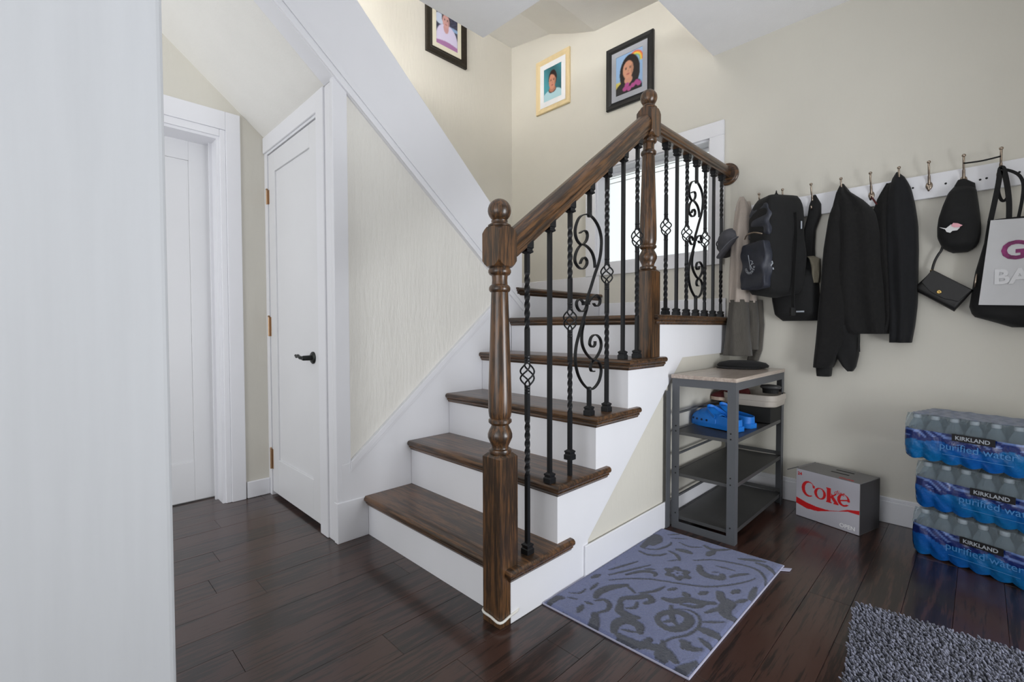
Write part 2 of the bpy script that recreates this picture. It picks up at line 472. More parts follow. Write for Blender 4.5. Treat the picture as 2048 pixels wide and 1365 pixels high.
# closet front around door 2
cf = MB()
cf.box(XL, -1.842, -.14, -.05, 0, 2.075)
cf.box(-1.842, -1.15, -.14, -.05, 1.972, 2.075)
cf.box(-1.15, -.985, -.14, -.05, 0, 2.12)
cf.box(-1.15, -1.05, -.14, -.05, 2.0, 2.14)
cf.box(-1.885, -1.0, -.095, -.06, 0, 2.0)
cfo = struct(cf.build('wall_closet', 'trim'))
MB().box(-1.128, -1.045, -.156, -.139, 0, 2.07).build('casing', 'trim', cfo, bevel=.005, seg=3)
MB().box(-1.045, -.987, -.148, -.139, 0, 2.07).build('casing', 'trim', cfo, bevel=.004, seg=3)
MB().box(-1.885, -1.128, -.150, -.139, 1.985, 2.075).build('casing', 'trim', cfo, bevel=.004)

# baseboards
bb = MB().box(-.02, 2.0, YB - .018, YB, 0, .108).build('baseboard_back', 'trim', bevel=.003); struct(bb)
MB().box(-.02, 2.0, YB - .012, YB, .107, .127).build('cap', 'trim', bb, bevel=.004, seg=3)
struct(MB().box(XL, XL + .016, -.262, -.14, 0, .095).build('baseboard_left', 'trim', bevel=.004))
bl = struct(MB().box(-.952, -.03, YB - .016, YB, ZT[5], ZT[5] + .12).build('baseboard_landing', 'trim', bevel=.004))
struct(MB().box(XL, -.96, YB - .016, YB, 1.225, 1.366).build('baseboard_upper', 'trim', bevel=.004))
struct(MB().box(XL, XL + .016, KE + .02, YB, 1.225, 1.366).build('baseboard_corner', 'trim', bevel=.004))
struct(MB().box(.0, .009, .40, YB, 0, .126).build('baseboard_stair', 'trim', bevel=.003))
struct(MB().prism([(.25, 0), (YB, 0), (YB, .84), (1.22, .84), (.40, .16), (.25, .16)], 'x', -.045, -.007).build('wall_understair', 'wall'))

# ================================================================ doors
def shaker(name, w, h, t, stile, top, bottom, mat, axis):
    """door leaf in local x (width) z (height), front face at y=0 facing -y"""
    m = MB()
    m.box(0, stile, 0, t, 0, h); m.box(w - stile, w, 0, t, 0, h)
    m.box(stile, w - stile, 0, t, 0, bottom); m.box(stile, w - stile, 0, t, h - top, h)
    m.box(stile, w - stile, .008, t - .008, bottom, h - top)
    return m
# door 1: recessed in the left wall, faces +x
d1 = struct(shaker('door_1', dy1 - dy0 - .01, 2.02, .04, .115, .12, .22, 'door', 'x').xform(
    Matrix.Translation((-2.04, dy0 + .005, .006)) @ Matrix.Rotation(math.pi / 2, 4, 'Z')).build('door_1', 'door', bevel=.002))
jm = MB()
jm.box(-2.06, XL, dy1 - .02, dy1, 0, dzt); jm.box(-2.06, XL, dy0, dy1 - .02, dzt - .02, dzt)
jm.build('jamb', 'trim', d1)
MB().box(-2.0, -1.985, dy1 - .034, dy1 - .019, 0, dzt - .02).build('stop', 'trim', d1)
for a, b, xp in ((0, .028, .012), (.028, .1, .019)):
    MB().box(XL - .002, XL + xp, dy1 - .006 + a, dy1 - .006 + b, 0, dzt - .006 + b * 1.38).build('casing', 'trim', d1, bevel=.003)
    MB().box(XL - .002, XL + xp, dy0 - .1, dy1 - .006 + a, dzt - .006 + a * 1.38, dzt - .006 + b * 1.38).build('casing', 'trim', d1, bevel=.003)
# door 2: closet door, faces -y
d2 = struct(shaker('door_2', .684, 1.945, .035, .10, .11, .20, 'door', 'y').xform(Matrix.Translation((-1.838, -.135, .022))).build('door_2', 'door', bevel=.002))
for z0, z1 in ((1.69, 1.77), (.93, 1.04), (.155, .27)):
    hg = MB().lathe([(.006, z0), (.006, z1)], (-1.845, -.142, 0), 10)
    hg.lathe([(.004, z1), (.0075, z1 + .004), (.004, z1 + .010)], (-1.845, -.142, 0), 10)
    hg.box(-1.842, -1.825, -.1375, -.1345, z0, z1)
    hg.build('hinge', 'hinge', d2, 'auto')
hx, hz = -1.235, .83
hd = MB().lathe([(.030, 0), (.030, -.005), (.024, -.010), (.013, -.012), (.012, -.05), (.010, -.055)], (hx, -.135, hz), 24, axis='y').build('handle', 'bronze', d2, 'auto')
MB().tube(smooth_path([(hx, -.182, hz), (hx - .03, -.188, hz + .002), (hx - .06, -.186, hz + .010), (hx - .085, -.184, hz + .004), (hx - .10, -.183, hz + .010)], 5),
          [.009] * 6 + [.0075] * 10 + [.006] * 5, 10).build('lever', 'bronze', hd, True)

# ================================================================ window
w1 = struct(MB().box(wx0 - .09, wx1 + .088, YB - .02, YB, wz1, wz1 + .09)
            .box(wx0 - .09, wx0, YB - .02, YB, wz0 - .088, wz1)
            .box(wx1, wx1 + .088, YB - .02, YB, wz0 - .088, wz1)
            .box(wx0, wx1, YB - .02, YB, wz0 - .088, wz0).build('window_1', 'trim', bevel=.003))
rv = MB()
rv.box(wx0 - .001, wx0 + .01, YB - .0005, YB + .15, wz0, wz1); rv.box(wx1 - .01, wx1 + .001, YB - .0005, YB + .15, wz0, wz1)
rv.box(wx0, wx1, YB - .0005, YB + .15, wz1 - .01, wz1 + .001); rv.box(wx0, wx1, YB - .0005, YB + .15, wz0 - .001, wz0 + .01)
rv.build('reveal', 'trim', w1)
ys = YB + .11
for b in ((wx0 + .01, wx0 + .026, ys, ys + .03, wz0 + .01, wz1 - .01), (wx1 - .026, wx1 - .01, ys, ys + .03, wz0 + .01, wz1 - .01),
          (wx0 + .026, wx1 - .026, ys, ys + .03, wz0 + .01, wz0 + .026), (wx0 + .026, wx1 - .026, ys, ys + .03, wz1 - .024, wz1 - .01)):
    MB().box(*b).build('sash', 'vinyl', w1, bevel=.002)
MB().box(wx0 + .022, wx1 - .022, ys + .012, ys + .016, wz0 + .022, wz1 - .02).build('pane', 'glass', w1)
for k, z in enumerate((wz1 - .036, wz1 - .050, wz1 - .085)):
    MB().box(wx0 + .026, wx1 - .026, ys - .02, ys - .008, z - .0016, z + .0016).build('blind_slat', 'blind', w1)

# ================================================================ staircase
stairs = thing('staircase', 'white and dark oak staircase turning left at a landing', 'staircase')
TH = .028
def nose_profile():
    # (outward offset, height) closed section: bullnose slab edge with a cove strip under it
    p = [(-.03, 0)]
    for k in range(0, 7):
        a = math.pi / 2 - math.pi * k / 6
        p.append((.012 + .013 * math.cos(a), -.013 + .013 * math.sin(a)))
    p += [(.014, -TH), (.014, -TH - .006), (.009, -TH - .010), (.005, -TH - .018), (0.0, -TH - .020), (-.006, -TH - .020), (-.006, -TH), (-.03, -TH)]
    return p
def nosing(m, path, z):
    """path: list of (x, y, ox, oy): point plus mitred outward direction"""
    pr = nose_profile()
    rows = [[(px + ox * o, py + oy * o, z + h) for o, h in pr] for px, py, ox, oy in path]
    m.rows(rows, True, True)
def tread(z, yf, yb, yret, xr=0.0, xl=XW):
    m = MB()
    nosing(m, [(xl, yf, 0, -1), (xr, yf, 1, -1), (xr, yret, 1, 0)], z)
    m.box(xl, xr - .03, yf + .03, yb, z - TH, z)
    return m
for k in range(1, 5):
    yf = (k - 1) * G
    m = tread(ZT[k], yf, k * G + .004, k * G + .075)
    m.build('tread', 'wood_x', stairs, 'auto', angle=35)
m = MB()
nosing(m, [(XW, 4 * G, 0, -1), (.0, 4 * G, 1, -1), (.0, YB - .002, 1, 0)], ZT[5])
m.box(XW, -.03, 4 * G + .03, YB - .001, ZT[5] - TH, ZT[5])
lt = m.build('tread', 'wood_x', stairs, 'auto', angle=35)
lt['label'] = 'landing board of dark oak'
m = MB()
nosing(m, [(XW, 1.0, 1, 0), (XW, YB - .004, 1, 0)], 1.225)
m.box(XL, XW - .03, KE, YB - .001, 1.225 - TH, 1.225)
m.build('tread', 'wood_y', stairs, 'auto', angle=35)
for k in range(1, 6):
    MB().box(XW, -.03, (k - 1) * G, (k - 1) * G + .016, ZT[k - 1], ZT[k] - TH).build('riser', 'trim', stairs)
MB().box(XW - .02, XW, 4 * G, YB, ZT[5], 1.225 - TH).build('riser', 'trim', stairs)
# cut side stringer with the landing rim
poly = [(.0, 0)]
for k in range(1, 5):
    poly += [((k - 1) * G, ZT[k] - TH), (k * G, ZT[k] - TH)]
poly += [(4 * G, ZT[5] - TH), (YB - .001, ZT[5] - TH), (YB - .001, .826), (1.24, .822), (.427, .142), (.427, 0)]
sg = MB().prism(poly, 'x', -.03, 0.0).build('stringer', 'trim', stairs)
# fix concave caps cleanly
def retri(o):
    bm = bmesh.new(); bm.from_mesh(o.data)
    bmesh.ops.triangulate(bm, faces=[f for f in bm.faces if len(f.verts) > 4]); bm.to_mesh(o.data); bm.free()
retri(sg)

# ================================================================ railing
rail = thing('stair_railing', 'dark oak stair railing with black twisted iron balusters', 'railing')
RX = -.030
def newel_mesh(zbase, ztop_block, dz):
    """turned oak newel; heights of the turned part fixed, dz shifts it, square base runs zbase..ztop_block"""
    m = MB(); h = .041
    def sq(hh, z): return [(-hh, -hh, z), (hh, -hh, z), (hh, hh, z), (-hh, hh, z)]
    m.rows([sq(h, zbase), sq(h, ztop_block), sq(h - .012, ztop_block + .012)], True, True)
    return m
def newel_turn(m, zb):
    t = [(.026, zb + .008), (.033, zb + .012), (.0345, zb + .018), (.033, zb + .024), (.026, zb + .027), (.025, zb + .033), (.031, zb + .048), (.0365, zb + .062), (.0365, zb + .074),
         (.032, zb + .088), (.027, zb + .098), (.0255, zb + .104), (.030, zb + .108), (.0345, zb + .113), (.0345, zb + .121), (.030, zb + .126), (.0325, zb + .132), (.0345, zb + .150),
         (.0345, zb + .20), (.0325, zb + .28), (.0290, zb + .40), (.0262, zb + .50), (.0250, zb + .540),
         (.0285, zb + .542), (.0315, zb + .548), (.0315, zb + .556), (.0285, zb + .562), (.0235, zb + .566), (.0225, zb + .580), (.0235, zb + .594),
         (.030, zb + .598), (.0335, zb + .605), (.0335, zb + .613), (.030, zb + .620), (.028, zb + .626)]
    m.lathe([(r * 1.12, z) for r, z in t], (0, 0, 0), 24)
    return m
def newel_head(m, z0, z1):
    h = .041
    # block with arched chamfers at the corners: octagonal ends
    def oc(hh, c, z): return [(-hh + c, -hh, z), (hh - c, -hh, z), (hh, -hh + c, z), (hh, hh - c, z), (hh - c, hh, z), (-hh + c, hh, z), (-hh, hh - c, z), (-hh, -hh + c, z)]
    m.rows([oc(h - .010, .014, z0 - .003), oc(h, .024, z0 + .001), oc(h, .012, z0 + .009), oc(h, .002, z0 + .020), oc(h, .002, z1 - .020), oc(h, .012, z1 - .009), oc(h, .024, z1 - .001), oc(h - .010, .014, z1 + .002)], True, True)
    return m
def newel_finial(z1):
    m = MB()
    p = [(.034, z1), (.038, z1 + .002), (.038, z1 + .007), (.032, z1 + .011), (.028, z1 + .013), (.0265, z1 + .017), (.0275, z1 + .022)]
    c = z1 + .0550; r = .0385
    for k in range(13):
        a = -math.pi / 2 * .76 + (math.pi / 2 * 1.76) * k / 12
        p.append((max(r * math.cos(a), .0005), c + r * math.sin(a)))
    return m.lathe(p, (0, 0, 0), 24)
def newel(loc, zbase, zblock, zhead0, zhead1):
    e = newel_mesh(zbase, zblock, 0)
    newel_turn(e, zblock)
    top = zblock + .626
    newel_head(e, zhead0, zhead1)
    o = e.build('newel_post', 'wood_z', rail, 'auto', angle=38)
    o.location = loc
    f = newel_finial(zhead1).build('finial', 'wood_z', o, 'auto', angle=50)
    return o
N1 = (-.0430, -.0060, 0)
N2 = (-.036, .948, 0)
newel(N1, 0.0, .550, 1.173, 1.302)
newel(N2, ZT[4] - .002, 1.236, 1.858, 1.988)
# cord tied round the first newel's foot
hc = .042
cp = smooth_path([(N1[0] - hc, N1[1] - hc, .030), (N1[0], N1[1] - hc - .002, .026), (N1[0] + hc, N1[1] - hc, .022), (N1[0] + hc + .002, N1[1], .028), (N1[0] + hc, N1[1] + hc, .034), (N1[0], N1[1] + hc + .002, .036), (N1[0] - hc, N1[1] + hc, .036), (N1[0] - hc - .002, N1[1], .034)], 4, True)
tag(MB().tube(cp, .0042, 8, closed=True).build('cord', 'string', None, True), 'white cord tied around foot of the front newel post', 'cord')

# handrails
def rail_section(w, h):
    w2 = w / 2
    return [(-w2 * .62, -h / 2), (-w2 * .62, -h * .36), (-w2 * .86, -h * .30), (-w2 * .86, -h * .16), (-w2 * .98, -h * .08), (-w2, h * .10), (-w2 * .92, h * .26), (-w2 * .70, h * .40), (-w2 * .36, h * .49), (0, h * .5),
            (w2 * .36, h * .49), (w2 * .70, h * .40), (w2 * .92, h * .26), (w2, h * .10), (w2 * .98, -h * .08), (w2 * .86, -h * .16), (w2 * .86, -h * .30), (w2 * .62, -h * .36), (w2 * .62, -h / 2)]
RB = lambda y: 1.212 + .757 * (y - .05)               # underside of the raking rail
hh = .080; cs = math.cos(math.atan(.757))
off = hh / 2 / cs
ya, yb = .024, .912
_ln = (yb - ya) / cs
hr = MB().tube([(0, 0, 0), (0, _ln, 0)], 1, sec=rail_section(.062, hh)).build('handrail', 'wood_y', rail, 'auto', angle=30)
hr.location = (RX - .003, ya, RB(ya) + off); hr.rotation_euler = (math.atan(.757), 0, 0)
R2B = 1.880
MB().tube([(RX, .975, R2B + .034), (RX, YB - .022, R2B + .034)], 1, sec=rail_section(.060, .068)).build('handrail', 'wood_y', rail, 'auto', angle=30)
MB().lathe([(.066, 0), (.066, -.012), (.060, -.018), (.052, -.020), (.050, -.026), (.0, -.027)], (RX, YB, R2B + .025), 28, axis='y').build('rosette', 'wood_x', rail, 'auto', angle=40)

# ---- iron balusters
S = .0070
def square(m, z0, z1, tw=0.0, n=1, c=(0, 0), s=S):
    rows = []
    for k in range(n + 1):
        a = math.pi / 4 * 0 + tw * k / n
        z = z0 + (z1 - z0) * k / n
        rows.append([(c[0] + s * 1.414 * math.cos(a + math.pi / 4 + q * math.pi / 2), c[1] + s * 1.414 * math.sin(a + math.pi / 4 + q * math.pi / 2), z) for q in range(4)])
    m.rows(rows, True, True)
def shoe(name, par, z, up=True, slope=0.0):
    # cast base shoe: square block, waist, flared cap
    sgn = 1 if up else -1
    prof = [(.0165, 0), (.0165, .018), (.0135, .021), (.0135, .026), (.0155, .028), (.0155, .033), (.0092, .037), (.0092, .038)]
    rows = []
    for r, h in prof:
        row = []
        for q in range(4):
            a = math.pi / 4 + q * math.pi / 2
            px, py = r * 1.414 * math.cos(a), r * 1.414 * math.sin(a)
            zz = z + sgn * h + (slope * py if h < .001 else 0)
            row.append((px, py, zz))
        rows.append(row)
    return MB().rows(rows, True, True).build(name, 'iron', par, bevel=.0012)
def collar(m, z):
    for dz, r in ((-.010, .0105), (.0, .0092), (.010, .0105)):
        m.lathe([(r * .8, z + dz - .0042), (r, z + dz - .002), (r, z + dz + .002), (r * .8, z + dz + .0042)], (0, 0, 0), 12)
def basket(par, z, hgt=.088, rad=.0225):
    m = MB()
    for q in range(4):
        pts = []
        for k in range(15):
            t = k / 14
            a = q * math.pi / 2 + (t - .5) * math.pi * 1.25
            r = .004 + rad * math.sin(math.pi * t) ** .9
            pts.append((r * math.cos(a), r * math.sin(a), z - hgt / 2 + hgt * t))
        m.tube(pts, .0031, 6)
    return m.build('basket', 'iron', par, True)
def baluster(kind, y, zb, zt, slope=0.0, zbask=None, lift=0.0):
    m = MB(); u = None
    if kind == 'P':
        square(m, zb, zt)
    elif kind == 'T':
        zc = zbask; u = MB()
        square(m, zb, zc - .355); square(m, zc - .355, zc - .155, math.pi * 3.5, 60); square(m, zc - .155, zc - .040)
        square(u, zc + .040, zc + .155); square(u, zc + .155, zc + .355, math.pi * 3.5, 60); square(u, zc + .355, zt)
        collar(m, zc - .052); collar(u, zc + .052)
    elif kind == 'S':
        u = MB()
        square(m, zb, zb + .105); square(u, zt - .115, zt)
        m.lathe([(.009, zb + .098), (.0105, zb + .102), (.0105, zb + .110), (.008, zb + .114)], (0, 0, 0), 10)
        u.lathe([(.008, zt - .124), (.0105, zt - .120), (.0105, zt - .112), (.009, zt - .108)], (0, 0, 0), 10)
    o = m.build('baluster', 'iron', rail, bevel=0)
    o.location = (RX, y, 0)
    if u: u.build('upper_bar', 'iron', o)
    shoe('base_shoe', o, zb + lift)
    shoe('top_shoe', o, zt + (0 if not slope else .003), False, slope)
    if kind == 'T': basket(o, zbask)
    if kind == 'S': scroll(o, zb + .105, zt - .115)
    return o
SC = {
 'long': [(0.447, 1.359), (0.47, 1.361), (0.505, 1.351), (0.538, 1.327), (0.556, 1.291), (0.553, 1.245), (0.538, 1.206), (0.513, 1.167), (0.485, 1.12), (0.461, 1.08)] + [(0.458, 1.05), (0.436, 1.011), (0.411, 0.968), (0.39, 0.925), (0.383, 0.883), (0.394, 0.84), (0.422, 0.804), (0.466, 0.776), (0.504, 0.774), (0.542, 0.796), (0.558, 0.831), (0.546, 0.858), (0.519, 0.87), (0.494, 0.864), (0.482, 0.848), (0.49, 0.834), (0.509, 0.833)],
 'top': [(0.453, 1.36), (0.423, 1.352), (0.4, 1.336), (0.383, 1.307), (0.383, 1.283), (0.397, 1.265), (0.423, 1.256), (0.45, 1.27), (0.46, 1.288), (0.454, 1.302), (0.433, 1.303), (0.411, 1.293)],
 'upper': [(0.512, 1.187), (0.506, 1.216), (0.488, 1.239), (0.457, 1.254), (0.427, 1.257), (0.402, 1.244), (0.383, 1.22), (0.381, 1.197), (0.403, 1.18), (0.43, 1.177), (0.454, 1.191), (0.457, 1.207), (0.44, 1.216), (0.424, 1.208), (0.413, 1.193)],
 'left': [(0.459, 1.061), (0.444, 1.041), (0.417, 1.036), (0.396, 1.048), (0.391, 1.065), (0.407, 1.076), (0.429, 1.069), (0.434, 1.057)],
 'right': [(0.47, 1.068), (0.494, 1.086), (0.521, 1.095), (0.546, 1.083), (0.544, 1.064), (0.521, 1.056), (0.503, 1.065)],
 'lower': [(0.44, 1.006), (0.425, 0.963), (0.429, 0.924), (0.458, 0.893), (0.503, 0.872), (0.538, 0.891), (0.557, 0.917), (0.549, 0.944), (0.518, 0.958), (0.488, 0.95), (0.477, 0.928), (0.494, 0.916), (0.512, 0.923), (0.514, 0.936)],
}
_pa, _pb = SC['top'][0], SC['long'][16]
SZ1 = max(p[1] for p in SC['long']); SZ0 = min(p[1] for p in SC['long'])
SY = .474
def scroll(par, z0, z1):
    m = MB()
    k = (z1 - z0) / (SZ1 - SZ0)
    sec = [(-.0022, -.0062), (.0022, -.0062), (.0022, .0062), (-.0022, .0062)]
    for nm, pts in SC.items():
        pth = [(0, (p[0] - SY) * min(1, k), z0 + (p[1] - SZ0) * k) for p in pts]
        m.tube(smooth_path(pth, 5), 1, sec=sec, up=(1, 0, 0))
    zc = z0 + (SC['left'][0][1] - SZ0) * k + .004; yc = (SC['left'][0][0] - SY)
    m.box(-.008, .008, yc - .008, yc + .010, zc - .006, zc + .008)
    return m.build('scroll', 'iron', par, 'auto', angle=50)
flight = [('T', .112, 1, .812, 0), ('P', .231, 2, None, 0), ('T', .350, 2, 1.004, .062), ('S', .474, 3, None, 0), ('T', .598, 3, 1.198, 0), ('P', .722, 4, None, 0), ('T', .840, 4, 1.381, 0)]
for kind, y, k, zbk, lf in flight:
    baluster(kind, y, ZT[k], RB(y) + .004, .757, zbk, lf)
for j, kind in enumerate('TPTSTPT'):
    baluster(kind, 1.112 + j * .1155, ZT[5], R2B + .002, 0, 1.470 if kind == 'T' else None)

# ================================================================ patterned rug
RUGC = [(.004, .155), (.524, .170), (.526, 1.040), (.006, 1.018)]     # corners on the floor
RP = {  # dark motif: strokes as ((x, y) points, half width in m) traced on the rug
}
strokes = [
 ([(0.043, 0.774), (0.037, 0.837), (0.033, 0.914), (0.063, 0.875), (0.062, 0.822)], .016),
 ([(0.053, 0.728), (0.092, 0.723), (0.131, 0.752), (0.145, 0.786)], .007),
 ([(0.054, 0.762), (0.1, 0.796), (0.118, 0.871), (0.112, 0.9)], .005),
 ([(0.144, 0.818), (0.185, 0.805), (0.212, 0.771)], .007),
 ([(0.182, 0.735), (0.206, 0.77)], .004),
 ([(0.164, 0.856), (0.191, 0.865), (0.217, 0.865)], .013),
 ([(0.067, 0.965), (0.11, 1.021)], .005),
 ([(0.092, 0.94), (0.145, 0.981)], .004),
 ([(0.137, 1.017), (0.199, 1.02)], .009),
 ([(0.139, 0.926), (0.189, 0.919), (0.228, 0.952)], .005),
 ([(0.23, 0.975), (0.275, 0.964), (0.321, 1.014)], .009),
 ([(0.277, 0.897), (0.28, 0.953)], .013),
 ([(0.383, 0.958), (0.421, 0.984), (0.463, 1.006)], .009),
 ([(0.445, 0.972), (0.484, 0.968), (0.521, 0.938)], .009),
 ([(0.396, 1.021), (0.415, 1.023)], .005),
 ([(0.255, 0.813), (0.311, 0.875), (0.399, 0.911), (0.462, 0.916), (0.505, 0.874), (0.523, 0.824)], .0055),
 ([(0.049, 0.503), (0.071, 0.569), (0.095, 0.64)], .005),
 ([(0.071, 0.47), (0.101, 0.545), (0.146, 0.652)], .005),
 ([(0.117, 0.519), (0.146, 0.584), (0.188, 0.608), (0.199, 0.588)], .008),
 ([(0.147, 0.609), (0.173, 0.63)], .006),
 ([(0.092, 0.438), (0.137, 0.497), (0.2, 0.554), (0.292, 0.603), (0.369, 0.65), (0.424, 0.718), (0.465, 0.792), (0.48, 0.841)], .0045),
 ([(0.291, 0.784), (0.311, 0.748), (0.345, 0.733), (0.386, 0.751), (0.382, 0.779)], .014),
 ([(0.338, 0.831), (0.371, 0.841), (0.403, 0.845)], .005),
 ([(0.409, 0.784), (0.424, 0.821), (0.45, 0.857)], .007),
 ([(0.346, 0.771), (0.362, 0.788)], .004),
 ([(0.121, 0.307), (0.111, 0.343), (0.124, 0.4), (0.157, 0.453)], .013),
 ([(0.157, 0.453), (0.206, 0.43)], .005),
 ([(0.219, 0.443), (0.249, 0.488), (0.262, 0.541)], .006),
 ([(0.283, 0.533), (0.298, 0.563)], .007),
 ([(0.376, 0.588), (0.388, 0.618)], .010),
 ([(0.457, 0.678), (0.466, 0.711)], .010),
 ([(0.424, 0.646), (0.447, 0.608), (0.472, 0.604), (0.473, 0.556), (0.495, 0.525), (0.522, 0.526)], .018),
 ([(0.514, 0.682), (0.509, 0.731), (0.504, 0.773)], .009),
 ([(0.487, 0.626), (0.507, 0.668)], .008),
 ([(0.299, 0.469), (0.33, 0.482), (0.361, 0.523), (0.398, 0.538), (0.434, 0.566)], .014),
 ([(0.334, 0.556), (0.354, 0.539)], .012),
 ([(0.413, 0.545), (0.401, 0.502), (0.357, 0.48)], .008),
 ([(0.028, 0.149), (0.025, 0.204), (0.04, 0.219)], .011),
 ([(0.05, 0.136), (0.093, 0.149), (0.124, 0.146)], .009),
 ([(0.131, 0.137), (0.183, 0.132), (0.215, 0.14), (0.202, 0.182), (0.177, 0.222)], .016),
 ([(0.128, 0.193), (0.117, 0.231)], .009),
 ([(0.112, 0.257), (0.138, 0.262)], .006),
 ([(0.053, 0.236), (0.081, 0.249)], .004),
 ([(0.133, 0.289), (0.151, 0.315), (0.18, 0.304), (0.192, 0.27), (0.18, 0.238)], .007),
 ([(0.037, 0.262), (0.066, 0.29), (0.063, 0.324)], .004),
 ([(0.079, 0.335), (0.073, 0.386)], .006),
 ([(0.035, 0.407), (0.043, 0.442)], .009),
 ([(0.198, 0.34), (0.195, 0.373), (0.226, 0.408), (0.246, 0.444), (0.274, 0.429), (0.265, 0.398)], .011),
 ([(0.206, 0.333), (0.226, 0.297), (0.266, 0.294), (0.286, 0.304)], .014),
 ([(0.234, 0.326), (0.252, 0.351), (0.241, 0.382)], .006),
 ([(0.271, 0.19), (0.255, 0.229), (0.269, 0.268), (0.311, 0.272), (0.332, 0.245)], .015),
 ([(0.289, 0.185), (0.333, 0.183), (0.367, 0.195), (0.37, 0.233)], .014),
 ([(0.285, 0.216), (0.321, 0.234)], .005),
 ([(0.334, 0.352), (0.335, 0.386), (0.364, 0.427), (0.401, 0.431), (0.419, 0.404), (0.415, 0.357), (0.39, 0.326), (0.356, 0.329), (0.334, 0.352)], .013),
 ([(0.335, 0.447), (0.355, 0.412), (0.375, 0.379), (0.403, 0.357)], .008),
 ([(0.377, 0.375), (0.361, 0.347)], .006),
 ([(0.353, 0.437), (0.388, 0.465), (0.427, 0.457), (0.451, 0.404), (0.443, 0.338), (0.415, 0.286), (0.409, 0.253)], .0045),
 ([(0.405, 0.255), (0.42, 0.216), (0.418, 0.188)], .010),
 ([(0.42, 0.2), (0.444, 0.184)], .016),
 ([(0.448, 0.297), (0.468, 0.29)], .015),
 ([(0.48, 0.346), (0.508, 0.335), (0.52, 0.331)], .009),
 ([(0.459, 0.395), (0.49, 0.398), (0.52, 0.397)], .015),
 ([(0.448, 0.434), (0.5, 0.483)], .005),
 ([(0.437, 0.493), (0.456, 0.539), (0.469, 0.552)], .008),
 ([(0.386, 0.126), (0.416, 0.127), (0.395, 0.155)], .014),
 ([(0.492, 0.129), (0.499, 0.176), (0.508, 0.213)], .014),
 ([(0.516, 0.228), (0.523, 0.223)], .005),
 ([(.36, .19), (.42, .22), (.47, .20)], .014), ([(.46, .27), (.50, .30)], .010), ([(.30, .17), (.33, .19)], .009), ([(.50, .19), (.515, .24)], .008),
]
flowers = [([(0.253, 0.668)][0], .048, .020, 6), ([(0.345, 0.781)][0], .0, .0, 0)]
def rug_pos(s, t):
    a, b, c, d = [np.array(p) for p in RUGC]
    P = (1 - s)[:, None] * (1 - t)[:, None] * a + s[:, None] * (1 - t)[:, None] * b + s[:, None] * t[:, None] * c + (1 - s)[:, None] * t[:, None] * d
    return P
def wob(P, k, amp, seed):
    return amp * (np.sin(P[:, 0] * k + seed) * np.cos(P[:, 1] * k * 1.13 + 2 * seed) + .6 * np.sin(P[:, 0] * k * 2.3 + P[:, 1] * k * 1.9 + seed))
def rug_dark(s, t):
    P = rug_pos(s, t)
    Q = P + np.stack([wob(P, 430, .0014, 1.), wob(P, 390, .0014, 4.)], 1) + np.random.normal(0, .0008, P.shape)
    D = np.full(len(s), -1.0)
    for pts, hw in strokes:
        pp = [tuple(p)[:2] for p in smooth_path([(x, y, 0) for x, y in pts], 4)] if len(pts) > 2 else pts
        pp = np.array(pp)
        L = len(pp)
        for i in range(L - 1):
            a, b = pp[i], pp[i + 1]; ab = b - a; l2 = max((ab ** 2).sum(), 1e-9)
            lo = np.minimum(a, b) - hw * 1.3; hi = np.maximum(a, b) + hw * 1.3
            msk = np.where((Q[:, 0] > lo[0]) & (Q[:, 0] < hi[0]) & (Q[:, 1] > lo[1]) & (Q[:, 1] < hi[1]))[0]
            if not len(msk): continue
            q = Q[msk]; h = np.clip(((q - a) @ ab) / l2, 0, 1)
            u = (i + h) / (L - 1)
            w = hw * (.70 + .62 * np.sin(np.pi * np.clip(u, .06, .94)))
            d = np.sqrt(((q - a - h[:, None] * ab) ** 2).sum(1))
            D[msk] = np.maximum(D[msk], (w - d) / .002)
    for (c, R, r, n) in flowers:
        if not n: continue
        d = Q - np.array(c); rr = np.hypot(d[:, 0], d[:, 1]); an = np.arctan2(d[:, 1], d[:, 0])
        rad = R * (1 + .16 * np.cos(n * an)); inn = r * (1 + .25 * np.cos(5 * an))
        D = np.maximum(D, np.minimum(rad - rr, rr - inn) / .002)
        D = np.maximum(D, (.005 - rr) / .002)
    return np.clip(D * .5 + .5, 0, 1)
_cache = {}
def rug_col(s, t):
    k = _cache['k'][:, None]
    n = np.random.normal(1, .07, len(s))[:, None]
    return (np.array(srgb(104, 112, 150)) * (1 - k) + np.array(srgb(52, 56, 70)) * k) * n
def rug_xyz(s, t):
    _cache['k'] = rug_dark(s, t)
    P = rug_pos(s, t)
    e = np.minimum(np.minimum(s, 1 - s) * .52, np.minimum(t, 1 - t) * .87)
    z = .0125 * np.clip(e / .012, 0, 1) ** .5 - .0022 * _cache['k'] + np.random.normal(0, .0005, len(s))
    z = np.where(e < .0005, .0012, np.maximum(z, .0015))
    return np.stack([P[:, 0], P[:, 1], z], 1)
rug = thing('rug', 'blue-grey rug with dark paisley flowers beside the stairs', 'rug')
painted_grid('pile', 200, 330, rug_xyz, rug_col, 'rug', rug)
bp = [(x, y, .0035) for x, y in RUGC]
MB().tube([bp[0], bp[1], bp[2], bp[3]], .0035, 6, closed=True).build('binding', 'rugedge', rug)
MB().prism([(.520, .985), (.556, 1.012), (.556, 1.040), (.520, 1.014)], 'z', .002, .0045).build('tag', 'rugedge', rug)

